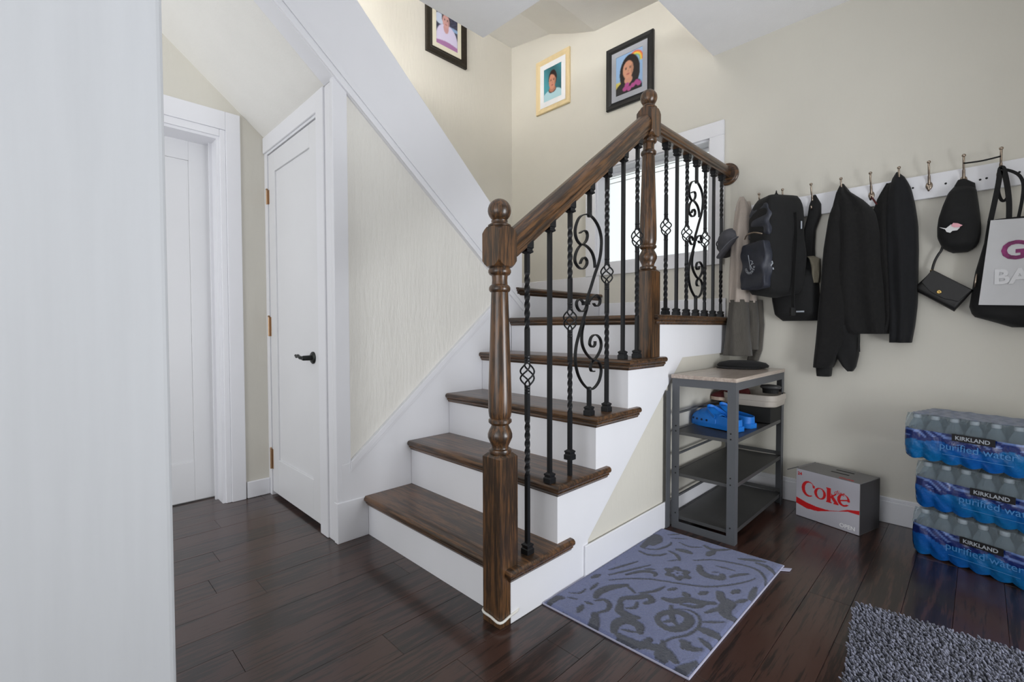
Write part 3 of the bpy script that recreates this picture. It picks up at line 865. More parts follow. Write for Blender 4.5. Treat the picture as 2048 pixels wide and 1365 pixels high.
# ================================================================ chenille mat
matp = thing('shag_mat', 'grey chenille shag mat in the lower right corner', 'mat', (.782, .928, 0), math.radians(5.5))
MW, MH = .62, .72
MB().box(.004, MW - .004, -MH + .004, -.004, .001, .008).build('backing', 'shagbase', matp, bevel=.002)
def shag():
    V = []; F = []; K = []
    rng = np.random.default_rng(3)
    sp = .0078
    ang = [0, 2.09, 4.19, ]
    nx, ny = int(MW / sp), int(MH / sp)
    for i in range(nx):
        for j in range(ny):
            x = (i + .5 + rng.uniform(-.4, .4)) * sp; y = -(j + .5 + rng.uniform(-.4, .4)) * sp
            lean = rng.normal(0, .004, 2) + np.array([-.003, -.005])
            h = rng.uniform(.009, .016); r = rng.uniform(.0026, .0040)
            c = np.array(srgb(116, 118, 134)) * rng.choice([.35, .7, 1, 1.2], p=[.18, .3, .37, .15]) * rng.uniform(.85, 1.15)
            o = len(V)
            for k, (zz, rr) in enumerate(((.006, .8), (.55, 1.0), (.9, .75), (1.0, .25))):
                z = .006 + h * zz
                for q in range(5):
                    a = 1.2566 * q + i
                    V.append((x + lean[0] * zz + r * rr * math.cos(a), y + lean[1] * zz + r * rr * math.sin(a), z)); K.append((*c, 1))
            for k in range(3):
                for q in range(5):
                    F.append((o + k * 5 + q, o + k * 5 + (q + 1) % 5, o + (k + 1) * 5 + (q + 1) % 5, o + (k + 1) * 5 + q))
            F.append(tuple(o + 15 + q for q in range(5)))
    me = bpy.data.meshes.new('tufts'); me.from_pydata(V, [], F); me.update()
    a = me.color_attributes.new('Col', 'FLOAT_COLOR', 'POINT'); a.data.foreach_set('color', np.array(K, dtype=np.float32).ravel())
    o = link('tufts', me, 'shag', matp, True); o['kind'] = 'stuff'
shag()

# ================================================================ shoe rack
rk = thing('shoe_rack', 'grey metal shoe rack with pale board top beside stairs', 'shoe rack')
rx0, rx1, ry0, ry1, rz = .022, .318, 1.085, 1.80, .748
def angle_leg(x, y, sx, sy):
    t = .0025; w = .036
    m = MB()
    m.box(min(x, x + sx * w), max(x, x + sx * w), min(y, y + sy * t), max(y, y + sy * t), 0, rz - .018)
    m.box(min(x, x + sx * t), max(x, x + sx * t), min(y + sy * t, y + sy * w), max(y + sy * t, y + sy * w), 0, rz - .018)
    o = m.build('leg', 'rack', rk)
    if sy > 0:
        for z in (.075, .27, .30, .475, .50):
            MB().lathe([(.0035, 0), (.0035, -.0015), (.001, -.002)], (x + sx * .02, y, z), 8, axis='y').build('bolt', 'dark', o)
for x, sx in ((rx0, 1), (rx1, -1)):
    for y, sy in ((ry0, 1), (ry1, -1)):
        angle_leg(x, y, sx, sy)
for b in ((rx0 + .036, rx1 - .036, ry0, ry0 + .0025), (rx0 + .036, rx1 - .036, ry1 - .0025, ry1), (rx0, rx0 + .0025, ry0 + .036, ry1 - .036), (rx1 - .0025, rx1, ry0 + .036, ry1 - .036)):
    MB().box(*b, rz - .055, rz - .018).build('top_rail', 'rack', rk)
MB().box(rx0 - .004, rx1 + .004, ry0 - .004, ry1, rz - .018, rz).build('top_board', 'board', rk, bevel=.0015)
for k, z in enumerate((.472, .270, .062)):
    m = MB()
    nx, ny = 10, 14
    rows = []
    for j in range(ny + 1):
        y = ry0 + .006 + (ry1 - ry0 - .012) * j / ny
        rows.append([(rx0 + .006 + (rx1 - rx0 - .012) * i / nx, y, z - .010 * math.sin(math.pi * i / nx) * (1 - .5 * j / ny)) for i in range(nx + 1)])
    m.rows(rows, False)
    m.rows([[(p[0], p[1], p[2] - .006) for p in r] for r in rows][::-1], False)
    e = .012
    m.box(rx0 + .004, rx1 - .004, ry0 + .004, ry0 + .007, z - .014, z + .001)
    m.box(rx1 - .007, rx1 - .004, ry0 + .004, ry1 - .004, z - .016, z + .002)
    m.box(rx0 + .004, rx0 + .007, ry0 + .004, ry1 - .004, z - .016, z + .002)
    m.build('shelf', 'rackdark', rk)
    MB().tube([(rx0 + .012, ry0 + .004, z + .085), (rx0 + .012, ry1 - .004, z + .085)], .006, 8).build('side_rod', 'rack', rk, True)
    MB().box(rx0 + .0035, rx1 - .0035, ry1 - .006, ry1 - .004, z + .0, z + .02).build('shelf_back_lip', 'rackdark', rk)
MB().box(rx0 + .036, rx1 - .036, ry0 + .001, ry0 + .0035, .0, .035).build('foot_rail', 'rack', rk)

# folded board standing between rack and stairs
fb = MB().box(.0105, .0155, 1.045, 1.082, .001, .67).build('flat_bar', 'rack', None, bevel=.001)
tag(fb, 'thin grey bar standing between shoe rack front and stairs', 'bar')

# ---- blue clogs
def clog(name, label, loc, rz_, flip):
    t = thing(name, label, 'clog', loc, rz_, 'pair of blue clogs')
    n = 22; rows = []
    # stations along length (heel 0 .. toe 1): half width, top height, floor height
    L = .285
    st = [0, .06, .15, .3, .45, .6, .75, .88, .96, 1]
    wd = [.022, .036, .041, .041, .044, .052, .055, .046, .030, .010]
    tp = [.040, .062, .066, .062, .068, .095, .088, .068, .050, .030]
    def half(u): return interp(st, wd, u)
    # upper (toe half) closed dome
    m = MB(); rr = []
    for j in range(19):
        u = .40 + .60 * j / 18
        w, h = half(u), interp(st, tp, u)
        y = u * L
        r = []
        for i in range(17):
            a = math.pi * i / 16
            r.append((w * math.cos(a) * (1.0), y, .022 + (h - .022) * max(math.sin(a), 0) ** .7))
        rr.append(r)
    m.rows(rr, False)
    inner = [[(p[0] * .9, p[1] - .002, .022 + (p[2] - .022) * .9) for p in r] for r in rr]
    m.rows(inner[::-1], False)
    m.rows([rr[0], inner[0]], False)
    m.build('upper', 'foam', t, True)
    # heel cup wall
    m = MB(); outer = []; inn = []
    for i in range(25):
        a = math.pi * i / 24
        # path from one side at u=.42 round the heel
        if a < math.pi * .3: u = .42 - .30 * (a / (math.pi * .3)); sx = 1
        elif a > math.pi * .7: u = .12 + .30 * ((a - math.pi * .7) / (math.pi * .3)); sx = -1
        else: u = None
        if u is not None: x = sx * half(u); y = u * L
        else:
            b = (a - math.pi * .3) / (math.pi * .4) * math.pi
            x = .040 * math.cos(b); y = .12 * L - .030 * math.sin(b)
        hh_ = .062 + .006 * math.cos(2 * a)
        outer.append([(x * (1 - .03 * k), y, .010 + (hh_ - .010) * k / 5) for k in range(6)])
        inn.append([(x * .86, y + (.004 if u is None else 0), .010 + (hh_ - .010) * k / 5) for k in range(6)])
    m.rows(outer, False); m.rows(inn[::-1], False); m.rows([[r[-1] for r in outer], [r[-1] for r in inn]], False)
    m.build('heel_cup', 'foam', t, True)
    # sole
    out = []
    for u in np.linspace(0, 1, 24): out.append((half(u) * 1.04, u * L))
    pl = out + [(-x, y) for x, y in out[::-1]]
    m = MB(); rws = []
    for z, k in ((0, .97), (.006, 1.0), (.012, .98), (.014, 1.0), (.024, .99)):
        rws.append([(x * k, y, z) for x, y in pl])
    m.rows(rws, True, True)
    m.build('sole', 'foam', t, 'auto')
    # strap folded forward over the vamp
    pth = [(.047 * math.cos(a), .40 * L + .075 * math.sin(a), .055 + .045 * math.sin(a)) for a in np.linspace(0, math.pi, 15)]
    MB().tube(pth, 1, sec=[(-.002, -.008), (.002, -.008), (.002, .008), (-.002, .008)]).build('strap', 'foam', t, 'auto')
    for s in (-1, 1):
        for k in range(4):
            u = .56 + k * .10; w = half(u)
            c = (s * w * .99, u * L, .034)
            MB().lathe([(.0055, -.001), (.0055, .0022), (.001, .003)], (0, 0, 0), 10, axis='x').xform(Matrix.Translation(c) @ Matrix.Rotation((0 if s > 0 else math.pi) + (-.35 * s if k > 1 else 0), 4, 'Z')).build('vent_hole', 'foamdark', t)
    return t
clog('clog', 'front clog of the bright blue pair on the shoe rack', (.268, 1.30, .470), math.radians(72), 1)
clog('clog', 'rear clog of the bright blue pair, mostly behind the other', (.285, 1.425, .470), math.radians(74), 1)

# black shoes, pale tray, cap and red shoe at the rack's back
def low_shoe(name, label, loc, rzz, mat, solemat, group=None, L=.27):
    t = thing(name, label, 'shoe', loc, rzz, group)
    st = [0, .05, .2, .4, .55, .75, .9, 1]; wd = [.020, .033, .036, .034, .040, .046, .038, .012]; tp = [.060, .075, .072, .078, .070, .052, .040, .022]
    m = MB(); rr = []
    for j in range(25):
        u = j / 24; w, h = interp(st, wd, u), interp(st, tp, u)
        rr.append([(w * math.cos(math.pi * i / 14), u * L, .016 + (h - .016) * max(math.sin(math.pi * i / 14), 0) ** .75) for i in range(15)])
    m.rows(rr, False); m.add(rr[0], [tuple(range(15))]); m.add(rr[-1], [tuple(range(14, -1, -1))])
    m.build('upper', mat, t, True)
    out = [(interp(st, wd, u) * 1.06, u * L) for u in np.linspace(0, 1, 24)]
    pl = out + [(-x, y) for x, y in out[::-1]]
    MB().rows([[(x, y, 0) for x, y in pl], [(x, y, .018) for x, y in pl]], True, True).build('sole', solemat, t)
    for k in range(4):
        u = .45 + .07 * k; h = interp(st, tp, u)
        MB().tube([(-.022, u * L, h - .010), (-.010, u * L, h), (.010, u * L + .006, h), (.022, u * L + .006, h - .010)], .003, 6).build('lace', 'cream', t, True)
    return t
low_shoe('sneaker', 'black shoe behind the blue clogs, its toe pointing at the stairs', (.18, 1.52, .468), math.radians(80), 'blackcloth', 'dark')
# pale curved tray on a dark block added for the shaded gap under it
tag(MB().box(.075, .315, 1.585, 1.785, .474, .555).build('shade_block', 'dark', None, bevel=.003), 'dark shoe box under the pale tray on the rack', 'box')
tr = thing('tray', 'pale grey curved plastic tray on upper rack shelf', 'tray', (0, 0, 0))
m = MB()
cx0, cx1, cy0, cy1, cr = .075, .335, 1.572, 1.792, .05
def rrect(x0, x1, y0, y1, r, n=6):
    p = []
    for (cx, cy, a0) in ((x1 - r, y0 + r, -90), (x1 - r, y1 - r, 0), (x0 + r, y1 - r, 90), (x0 + r, y0 + r, 180)):
        for k in range(n + 1):
            a = math.radians(a0 + 90 * k / n); p.append((cx + r * math.cos(a), cy + r * math.sin(a)))
    return p
rows = []
for dx, z in ((-.020, .556), (-.004, .558), (0, .563), (.002, .588), (.005, .590), (.006, .618), (.003, .620), (0, .600), (-.006, .566), (-.02, .562)):
    rows.append([(x, y, z) for x, y in rrect(cx0 - dx, cx1 + dx, cy0 - dx, cy1 + dx, cr)])
m.rows(rows, True, True)
m.build('tray_body', 'tray', tr, 'auto', angle=35)
low_shoe('sneaker', 'dark red laced shoe lying on the pale tray', (.19, 1.655, .568), math.radians(98), 'redshoe', 'cream', L=.2)
cpn = thing('brush', 'black oval brush lying on the tray by back rack leg', 'brush', (.285, 1.70, .622))
MB().lathe([(.02, 0), (.048, .004), (.052, .012), (.046, .020), (.02, .024)], (0, 0, 0), 24, flat=.7).build('brush_back', 'rackdark', cpn, True)
MB().lathe([(.038, -.022), (.040, -.004), (.042, .002)], (0, 0, 0), 24, flat=.7).build('bristles', 'dark', cpn)
cpn.location = (.285, 1.68, .644)

# black cap lying on top of the rack
bc_s = 1.22
bc = thing('flat_hat', 'black flat hat lying on the shoe rack top under the coat', 'hat', (.135, 1.70, .748), math.radians(20))
MB().lathe([(.085, .001), (.105, .006), (.108, .016), (.095, .030), (.06, .040), (.001, .043)], (0, 0, 0), 28, flat=.72).build('crown', 'blackcloth', bc, True)
bc.scale = (bc_s, bc_s, 1)
pl = [(.09 * math.cos(a) - .02, -.05 - .055 * math.sin(a)) for a in np.linspace(0, math.pi, 16)]
MB().prism(pl, 'z', .002, .008).build('brim', 'blackcloth', bc)

# ================================================================ cola carton
cw, cd, ch = .289, .19, .246
ct = thing('drink_carton', 'silver carton of cola cans with red lettering by the back wall', 'carton', (.414, 1.680, 0), math.atan2(-.079, .278))
MB().box(0, cw, .0, cd, .0005, ch).build('carton_body', 'cartonside', ct, bevel=.002)
MB().box(cw, cw + .0012, .004, cd - .004, .004, ch - .004).build('carton_end', 'cartondark', ct)
def ell(s, t, cx, cy, rx, ry): return ((s - cx) / rx) ** 2 + ((t - cy) / ry) ** 2 < 1
def carton_col(s, t):
    t = 1 - t
    base = np.array(srgb(176, 174, 182))[None, :] * (1 - .06 * np.sin(7 * t)[:, None] + .03 * np.sin(9 * s)[:, None])
    R = np.zeros(len(s), bool)
    # C
    c = ell(s, t, .205, .375, .112, .163) & ~ell(s, t, .226, .372, .078, .132)
    c &= ~((s > .262) & (t > .285) & (t < .50) & ~((s > .285) & (t < .33)))
    c |= (s > .270) & (s < .312) & (t > .275) & (t < .335) & ((s - .270) > (t - .275) * .2)
    # o
    o = ell(s, t, .400, .405, .096, .118) & ~ell(s, t, .402, .402, .050, .096)
    # k
    k = (s > .508) & (s < .570) & (t > .235) & (t < .535)
    k |= (s > .495) & (s < .570) & (t > .235) & (t < .262)
    k |= (s > .495) & (s < .585) & (t > .512) & (t < .535)
    k |= (np.abs(t - (.415 - (s - .57) * 1.10)) < .020) & (s >= .565) & (s < .655) & (t > .315)
    k |= (np.abs(t - (.392 + (s - .585) * 1.55)) < .052) & (s >= .575) & (s < .685) & (t < .532)
    k |= (s > .615) & (s < .69) & (t > .512) & (t < .534)
    # e
    e = ell(s, t, .765, .405, .096, .122) & ~ell(s, t, .772, .395, .052, .098)
    bar = (np.abs(t - (.405 - (s - .77) * .35)) < .014) & (s > .70) & (s < .855)
    e &= ~((s > .80) & (t > .415) & (t < .475))
    e |= bar
    # ribbon
    ss = [0, .18, .36, .55, .70, .83, 1.0]
    up_ = np.interp(s, ss, [.61, .670, .700, .692, .642, .566, .520]); lo_ = np.interp(s, ss, [.74, .797, .785, .708, .652, .604, .60])
    R = c | o | k | e | ((t > up_) & (t < lo_))
    red = np.array(srgb(196, 30, 34))
    return np.where(R[:, None], red[None, :], base)
painted_grid('printed_front', 190, 160, lambda s, t: np.stack([s * cw, np.full(len(s), -.0012), .002 + t * (ch - .004)], 1), carton_col, 'carton', ct, False)
text_mesh('lettering', 'diet', .030, 'red', ct, wall_text_mtx((.178, -.0016, .166)), .0002, shear=.3)
text_mesh('lettering', '24', .022, 'red', ct, wall_text_mtx((.006, -.0016, .214)), .0002, bold=.0006)
text_mesh('lettering', 'OPEN', .026, 'white_print', ct, wall_text_mtx((.205, -.0016, .016)), .0002, bold=.0004)
text_mesh('lettering', 'Coke', .030, 'red', ct, Matrix.Translation((.19, .010, ch + .0006)), .0002, bold=.0005)
for yy in (.085, .135):
    MB().box(.12, .20, yy, yy + .012, ch - .001, ch + .0008).build('hand_slot', 'dark', ct)
MB().prism([(0, ch), (-.060, ch - .030), (-.062, ch - .026), (-.002, ch + .004)], 'y', .02, cd - .01).build('end_flap', 'cartonside', ct)
MB().lathe([(.012, 0), (.012, .001), (.001, .0012)], (0, 0, 0), 16, axis='x').xform(Matrix.Translation((cw, .09, .15))).build('round_mark', 'red', ct)

# ================================================================ water packs
def bottle_mesh():
    h = .198
    pr = [(.004, .001), (.026, .001), (.0305, .006), (.0305, .030), (.0295, .034), (.0305, .038), (.0305, .060), (.0292, .064), (.0305, .068), (.0305, .105), (.030, .120), (.026, .140), (.018, .158), (.0125, .168), (.0118, .176)]
    return pr
_bm = MB().lathe(bottle_mesh(), (0, 0, 0), 14); 
_cm = MB().lathe([(.0135, .172), (.0145, .174), (.0145, .186), (.013, .189), (.001, .190)], (0, 0, 0), 14)
def mesh_of(mb, name, mat, sm=True):
    me = bpy.data.meshes.new(name); me.from_pydata(mb.v, [], mb.f); me.update()
    for p in me.polygons: p.use_smooth = sm
    me.materials.append(M[mat]); return me
BME, CME = mesh_of(_bm, 'bottle', 'pet'), mesh_of(_cm, 'cap', 'cap')
NXB, NYB, SPB = 7, 4, .0625
PW, PD, PH = NXB * SPB, NYB * SPB, .200
def water_pack(label, loc, rz_, lab_x, txt_x, seed, top_blue, tw=.094):
    t = thing('water_pack', label, 'water pack', loc, rz_, 'shrink-wrapped water packs stacked by the back wall')
    for i in range(NXB):
        for j in range(NYB):
            if 0 < i < NXB - 1 and 1 < j < NYB - 1 and not top_blue: continue
            b = bpy.data.objects.new('bottle', BME); C.objects.link(b); b.parent = t
            b.location = ((i + .5) * SPB, (j + .5) * SPB, .002)
            c = bpy.data.objects.new('cap', CME); C.objects.link(c); c.parent = b
    # perimeter of the film, scalloped round the bottles
    rng = np.random.default_rng(seed)
    def peri(s):
        # s in 0..1 : left side (back to front), front (left to right), right side
        tot = PD + PW + PD
        d = s * tot
        x = np.where(d < PD, 0, np.where(d < PD + PW, d - PD, PW))
        y = np.where(d < PD, PD - d, np.where(d < PD + PW, 0, d - PD - PW))
        return d, x, y
    def outw(d, x, y):
        ox = np.where(d < PD, -1., np.where(d < PD + PW, 0., 1.)); oy = np.where((d >= PD) & (d <= PD + PW), -1., 0.)
        return ox, oy
    def lowpos(s, tt):
        d, x, y = peri(s); ox, oy = outw(d, x, y)
        ph = np.where(ox == 0, x, y) / SPB
        sc = np.abs(np.sin(np.pi * ph))
        z = .0 + tt * .128
        belly = np.sin(np.pi * np.clip(tt, 0, 1)) * .004
        inn = .010 * (1 - tt) ** 3
        offs = .003 + .006 * sc * (1 - .5 * tt) + belly - inn + wob(np.stack([d, z], 1), 60, .0012, seed)
        corner = np.clip(np.minimum(np.abs(d - PD), np.abs(d - PD - PW)) / .03, 0, 1)
        offs = offs - .010 * (1 - corner)
        z = z + (.012 * (1 - sc)) * (1 - tt) ** 2 * .9
        return np.stack([x + ox * offs, y + oy * offs, z + .0015], 1)
    def lowcol(s, tt):
        d, x, y = peri(s)
        wave = .78 + .06 * np.sin(d * 26 + seed) + .04 * np.sin(d * 61 + 2 * seed)
        n = np.random.normal(1, .05, len(s))
        c0 = np.array(srgb(6, 84, 164)); c1 = np.array(srgb(10, 34, 100)); c2 = np.array(srgb(96, 122, 180)); c3 = np.array(srgb(6, 100, 160))
        mixv = (.5 + .5 * np.sin(d * 17 + 3 * tt + seed))[:, None]
        col = c0 * mixv + c3 * (1 - mixv)
        band = tt > wave - .14
        foam = (tt > wave - .02) & (np.sin(d * 90 + tt * 30 + 3 * np.sin(d * 37)) > .35)
        col = np.where(band[:, None], c1[None, :], col)
        col = np.where(foam[:, None], c2[None, :], col)
        return col * n[:, None]
    painted_grid('printed_film', 150, 26, lowpos, lowcol, 'film', t)
    def hipos(s, tt):
        d, x, y = peri(s); ox, oy = outw(d, x, y)
        offs = .006 - .020 * tt ** 2 + wob(np.stack([d, tt * .2], 1), 70, .0015, seed + 1)
        corner = np.clip(np.minimum(np.abs(d - PD), np.abs(d - PD - PW)) / .03, 0, 1)
        offs = offs - .010 * (1 - corner)
        return np.stack([x + ox * offs, y + oy * offs, .128 + tt * .066], 1)
    painted_grid('clear_film', 90, 8, hipos, lambda s, tt: np.full((len(s), 3), .8), 'clear', t)
    def toppos(s, tt):
        return np.stack([.012 + s * (PW - .024), .012 + tt * (PD - .024), .194 + wob(np.stack([s, tt], 1), 30, .0012, seed)], 1)
    def topcol(s, tt):
        n = np.random.normal(1, .06, len(s))[:, None]
        return (np.array(srgb(20, 78, 140))[None, :]) * n
    painted_grid('film_top', 30, 20, toppos, topcol, 'film' if top_blue else 'clear', t)
    # printed label and lettering on the front
    MB().box(lab_x, lab_x + .128, -.0160, -.0125, .106, .134).build('brand_label', 'label_black', t)
    text_mesh('lettering', 'KIRKLAND', .0215, 'label_text', t, wall_text_mtx((lab_x + .010, -.0166, .1125)), .0002, bold=.0004)
    text_mesh('lettering', 'purified water', .040, 'blue_text', t, wall_text_mtx((txt_x, -.0148, .066)), .0002)
    MB().box(txt_x + .01, txt_x + .22, -.0150, -.0140, .044, .0455).build('printed_line', 'blue_text', t)
    return t
wr = math.atan2(-.107, .305)
water_pack('bottom pack of water bottles in blue film, standing on the floor', (.880, 1.585, 0), wr, .165, .120, 1, False)
water_pack('middle pack of water bottles in blue film, between two others', (.886, 1.590, .203), wr + .02, .185, .150, 2, False)
water_pack('top pack of water bottles in blue film with torn clear top', (.848, 1.588, .408), wr + .03, .165, .125, 5, True)

# ================================================================ picture frames
def frame(name, label, w, h, fw, depth, fmat, mmat, matw, mtx, colfn, inner=None):
    """local x right, z up, front facing -y, origin lower left"""
    t = thing(name, label, 'picture'); t.matrix_world = mtx
    # four mitred mouldings
    prof = [(0, 0), (0, -depth), (.004, -depth - .004), (fw * .55, -depth - .002), (fw * .8, -depth + .006), (fw, -depth + .008), (fw, 0)]
    cs = [((0, 0), (1, 1)), ((w, 0), (-1, 1)), ((w, h), (-1, -1)), ((0, h), (1, -1))]
    for k in range(4):
        (p, d), (q, e) = cs[k], cs[(k + 1) % 4]
        MB().rows([[(p[0] + d[0] * a, b, p[1] + d[1] * a) for a, b in prof], [(q[0] + e[0] * a, b, q[1] + e[1] * a) for a, b in prof]], True, True).build('frame_side', fmat, t)
    m = MB()
    a = fw - .002
    x0, x1, z0, z1 = a + matw, w - a - matw, a + matw * 1.05, h - a - matw * 1.05
    y0, y1 = -depth + .004, -depth + .009
    m.box(a, x0, y0, y1, a, h - a); m.box(x1, w - a, y0, y1, a, h - a); m.box(x0, x1, y0, y1, a, z0); m.box(x0, x1, y0, y1, z1, h - a)
    m.build('mat', mmat, t)
    def soft(s, v):
        K = colfn(s, v).reshape(91, 71, 3)
        for _ in range(2):
            Q = np.pad(K, ((1, 1), (1, 1), (0, 0)), 'edge')
            K = (Q[:-2, 1:-1] + Q[2:, 1:-1] + Q[1:-1, :-2] + Q[1:-1, 2:] + 2 * Q[1:-1, 1:-1]) / 6
        return K.reshape(-1, 3)
    painted_grid('photo', 70, 90, lambda s, v: np.stack([x0 + s * (x1 - x0), np.full(len(s), y1 - .002), z0 + v * (z1 - z0)], 1), soft, 'print', t, False)
    return t
def layer(base, mask, c): return np.where(mask[:, None], np.array(c)[None, :], base)
def E_(s, t, cx, cy, rx, ry): return ((s - cx) / rx) ** 2 + ((t - cy) / ry) ** 2 < 1
def face(c, s, t, cx, cy, rx, ry, skin):
    c = layer(c, E_(s, t, cx, cy, rx, ry), skin)
    sh = tuple(k * .72 for k in skin)
    c = layer(c, E_(s, t, cx + rx * .75, cy - ry * .1, rx * .25, ry * .6) & E_(s, t, cx, cy, rx, ry), sh)
    for d in (-.4, .4):
        c = layer(c, E_(s, t, cx + d * rx, cy + ry * .12, rx * .17, ry * .07), srgb(40, 28, 26))
        c = layer(c, E_(s, t, cx + d * rx, cy + ry * .27, rx * .24, ry * .04), srgb(60, 42, 36))
    c = layer(c, E_(s, t, cx + rx * .04, cy - ry * .14, rx * .12, ry * .10), sh)
    c = layer(c, E_(s, t, cx, cy - ry * .48, rx * .32, ry * .08), srgb(170, 84, 84))
    return c
def photo_child(s, t):
    n = .5 + .5 * np.sin(s * 31 + 4 * np.sin(t * 22)) * np.cos(t * 27)
    c = np.array(srgb(60, 62, 84))[None, :] * (.5 + n[:, None])
    c = layer(c, E_(s, t, .8, .55, .28, .05), srgb(140, 168, 206))
    c = layer(c, E_(s, t, .16, .68, .22, .14), srgb(196, 206, 226))
    c = layer(c, E_(s, t, .50, .20, .50, .40), srgb(214, 206, 232))
    c = layer(c, E_(s, t, .46, .50, .12, .14), srgb(198, 150, 150))
    c = layer(c, E_(s, t, .46, .74, .20, .17), srgb(46, 34, 40))
    c = face(c, s, t, .46, .68, .165, .175, srgb(206, 158, 152))
    c = layer(c, (t < .10 + .05 * np.sin(3 * s)), srgb(170, 120, 168))
    return c
def photo_teal(s, t):
    g = .8 + .35 * np.sin(s * 4 + t * 3)
    c = np.array(srgb(72, 146, 158))[None, :] * g[:, None]
    c = layer(c, E_(s, t, .48, .08, .58, .24), srgb(178, 214, 222))
    c = layer(c, E_(s, t, .48, .30, .22, .10), srgb(60, 44, 44))
    c = layer(c, E_(s, t, .48, .32, .19, .09), srgb(178, 118, 96))
    c = layer(c, E_(s, t, .47, .36, .12, .14), srgb(184, 122, 98))
    c = layer(c, E_(s, t, .50, .63, .235, .27), srgb(46, 30, 28))
    c = face(c, s, t, .48, .555, .195, .245, srgb(204, 142, 116))
    c = layer(c, (t > .77 - (s - .42) ** 2 * 2.5) & E_(s, t, .50, .63, .235, .27), srgb(46, 30, 28))
    return c
def photo_girl(s, t):
    c = np.array(srgb(150, 184, 222))[None, :] * (1.05 - .25 * np.abs(t - .7)[:, None])
    c = layer(c, (t < .34) & (s < .5), srgb(206, 190, 96))
    rr = np.hypot(s - .72, (t - .74) * 1.25)
    for k, col in enumerate((srgb(222, 84, 62), srgb(240, 160, 60), srgb(240, 214, 90), srgb(110, 176, 104))):
        c = layer(c, (rr < .30 - .035 * k) & (rr > .265 - .035 * k) & (t > .70), col)
    c = layer(c, E_(s, t, .52, .50, .38, .45), srgb(34, 26, 26))
    c = layer(c, E_(s, t, .46, .06, .52, .27), srgb(26, 24, 28))
    c = layer(c, E_(s, t, .47, .32, .15, .10), srgb(206, 150, 126))
    for cx, cy in ((.34, .12), (.50, .09), (.64, .14), (.78, .18), (.42, .20), (.86, .13)):
        c = layer(c, E_(s, t, cx, cy, .085, .06), srgb(176, 74, 140))
    c = face(c, s, t, .46, .58, .20, .225, srgb(214, 156, 128))
    return c
frame('picture_frame', 'black framed portrait of a girl before a painted rainbow', .372, .437, .047, .020, 'frame_black', 'mat_grey', .035,
      Matrix.Translation((-.892, YB - .001, 2.555)), photo_girl)
frame('picture_frame', 'pale maple framed portrait on teal backdrop, nearest the wall corner', .350, .432, .045, .016, 'frame_maple', 'mat_white', .040,
      Matrix.Translation((-1.585, YB - .001, 2.745)), photo_teal)
frame('picture_frame', 'bronzed dark frame with child in white shirt on left wall', .385, .47, .058, .022, 'frame_bronze', 'mat_cream', .034,
      Matrix.Translation((XL + .001, .985, 3.045)) @ Matrix.Rotation(math.pi / 2, 4, 'Z'), photo_child)

# ================================================================ coat hook board
hb = thing('coat_rack', 'long white board of metal coat hooks on back wall', 'coat rack')
bz0, bz1, byf = 1.578, 1.690, YB - .020
MB().box(.02, 1.70, byf, YB - .0005, bz0, bz1).build('board', 'trim', hb, bevel=.003)
def hook(x):
    zc = 1.635
    m = MB()
    m.lathe([(.001, -.007), (.010, -.006), (.013, -.002), (.013, 0)], (x, byf, zc), 16, axis='y')
    for p in m.v[-64:]: pass
    m.v = [(px, py, zc + (pz - zc) * 1.5) for px, py, pz in m.v]
    o = m.build('hook', 'steel', hb, True)
    up_ = smooth_path([(x, byf - .004, zc + .004), (x, byf - .014, zc + .03), (x, byf - .030, zc + .055), (x, byf - .042, zc + .080), (x, byf - .044, zc + .096)], 5)
    MB().tube(up_, [.0055] * 8 + [.004] * 13, 8).build('prong', 'steel', o, True)
    MB().lathe([(.002, -.007), (.0065, -.004), (.0075, 0), (.0065, .004), (.002, .007)], (x, byf - .044, zc + .100), 12).build('tip', 'steel', o, True)
    dn = smooth_path([(x, byf - .004, zc - .006), (x, byf - .016, zc - .022), (x, byf - .030, zc - .026), (x, byf - .036, zc - .012)], 4)
    MB().tube(dn, .0045, 8).build('lower_prong', 'steel', o, True)
HX = (.168, .288, .424, .556, .677, .786, .893, 1.009, 1.124, 1.25)
for x in HX: hook(x)
for x in (.365, .835, .95, 1.062, 1.082, 1.18):
    MB().lathe([(.0045, 0), (.0045, -.0012), (.001, -.0016)], (x, byf, 1.632 + .006 * math.sin(40 * x)), 8, axis='y').build('screw', 'dark', hb)

# ================================================================ hanging cloth helper
def drape(name, rows, yb, depth, mat, parent=None, folds=3, amp=.012, n=26, m=30, seed=1.0, pw=.5, back=.004, prof=None):
    """soft hanging body: rows (x_left, x_right, z) from the top down, bulging out from a back plane y=yb toward the room"""
    zs = [-r[2] for r in rows]
    X0 = [r[0] for r in rows]; X1 = [r[1] for r in rows]
    R = []
    for j in range(m + 1):
        v = j / m
        zz = zs[0] + (zs[-1] - zs[0]) * v
        xl, xr = interp(zs, X0, zz), interp(zs, X1, zz)
        dp = depth * (interp([0, .06, .3, 1], [.12, .55, 1, 1], v) if prof is None else interp(prof[0], prof[1], v))
        ring = []
        for i in range(n):
            a = math.pi * i / (n - 1)
            u = (1 - math.cos(a)) / 2
            bul = max(math.sin(a), 0) ** pw
            f = amp * v ** .5 * math.sin(folds * 2 * math.pi * u + seed + 1.2 * math.sin(2.6 * v + seed)) * bul
            f += amp * .5 * math.sin(9 * v + 5 * u + seed * 3) * bul
            ring.append((xl + (xr - xl) * u, yb - dp * bul - max(f, -dp * .6), -zz))
        ring += [(xl + (xr - xl) * (1 - k / 5), yb + back * math.sin(math.pi * k / 5), -zz) for k in range(1, 5)]
        R.append(ring)
    return MB().rows(R, True, True).build(name, mat, parent, True)
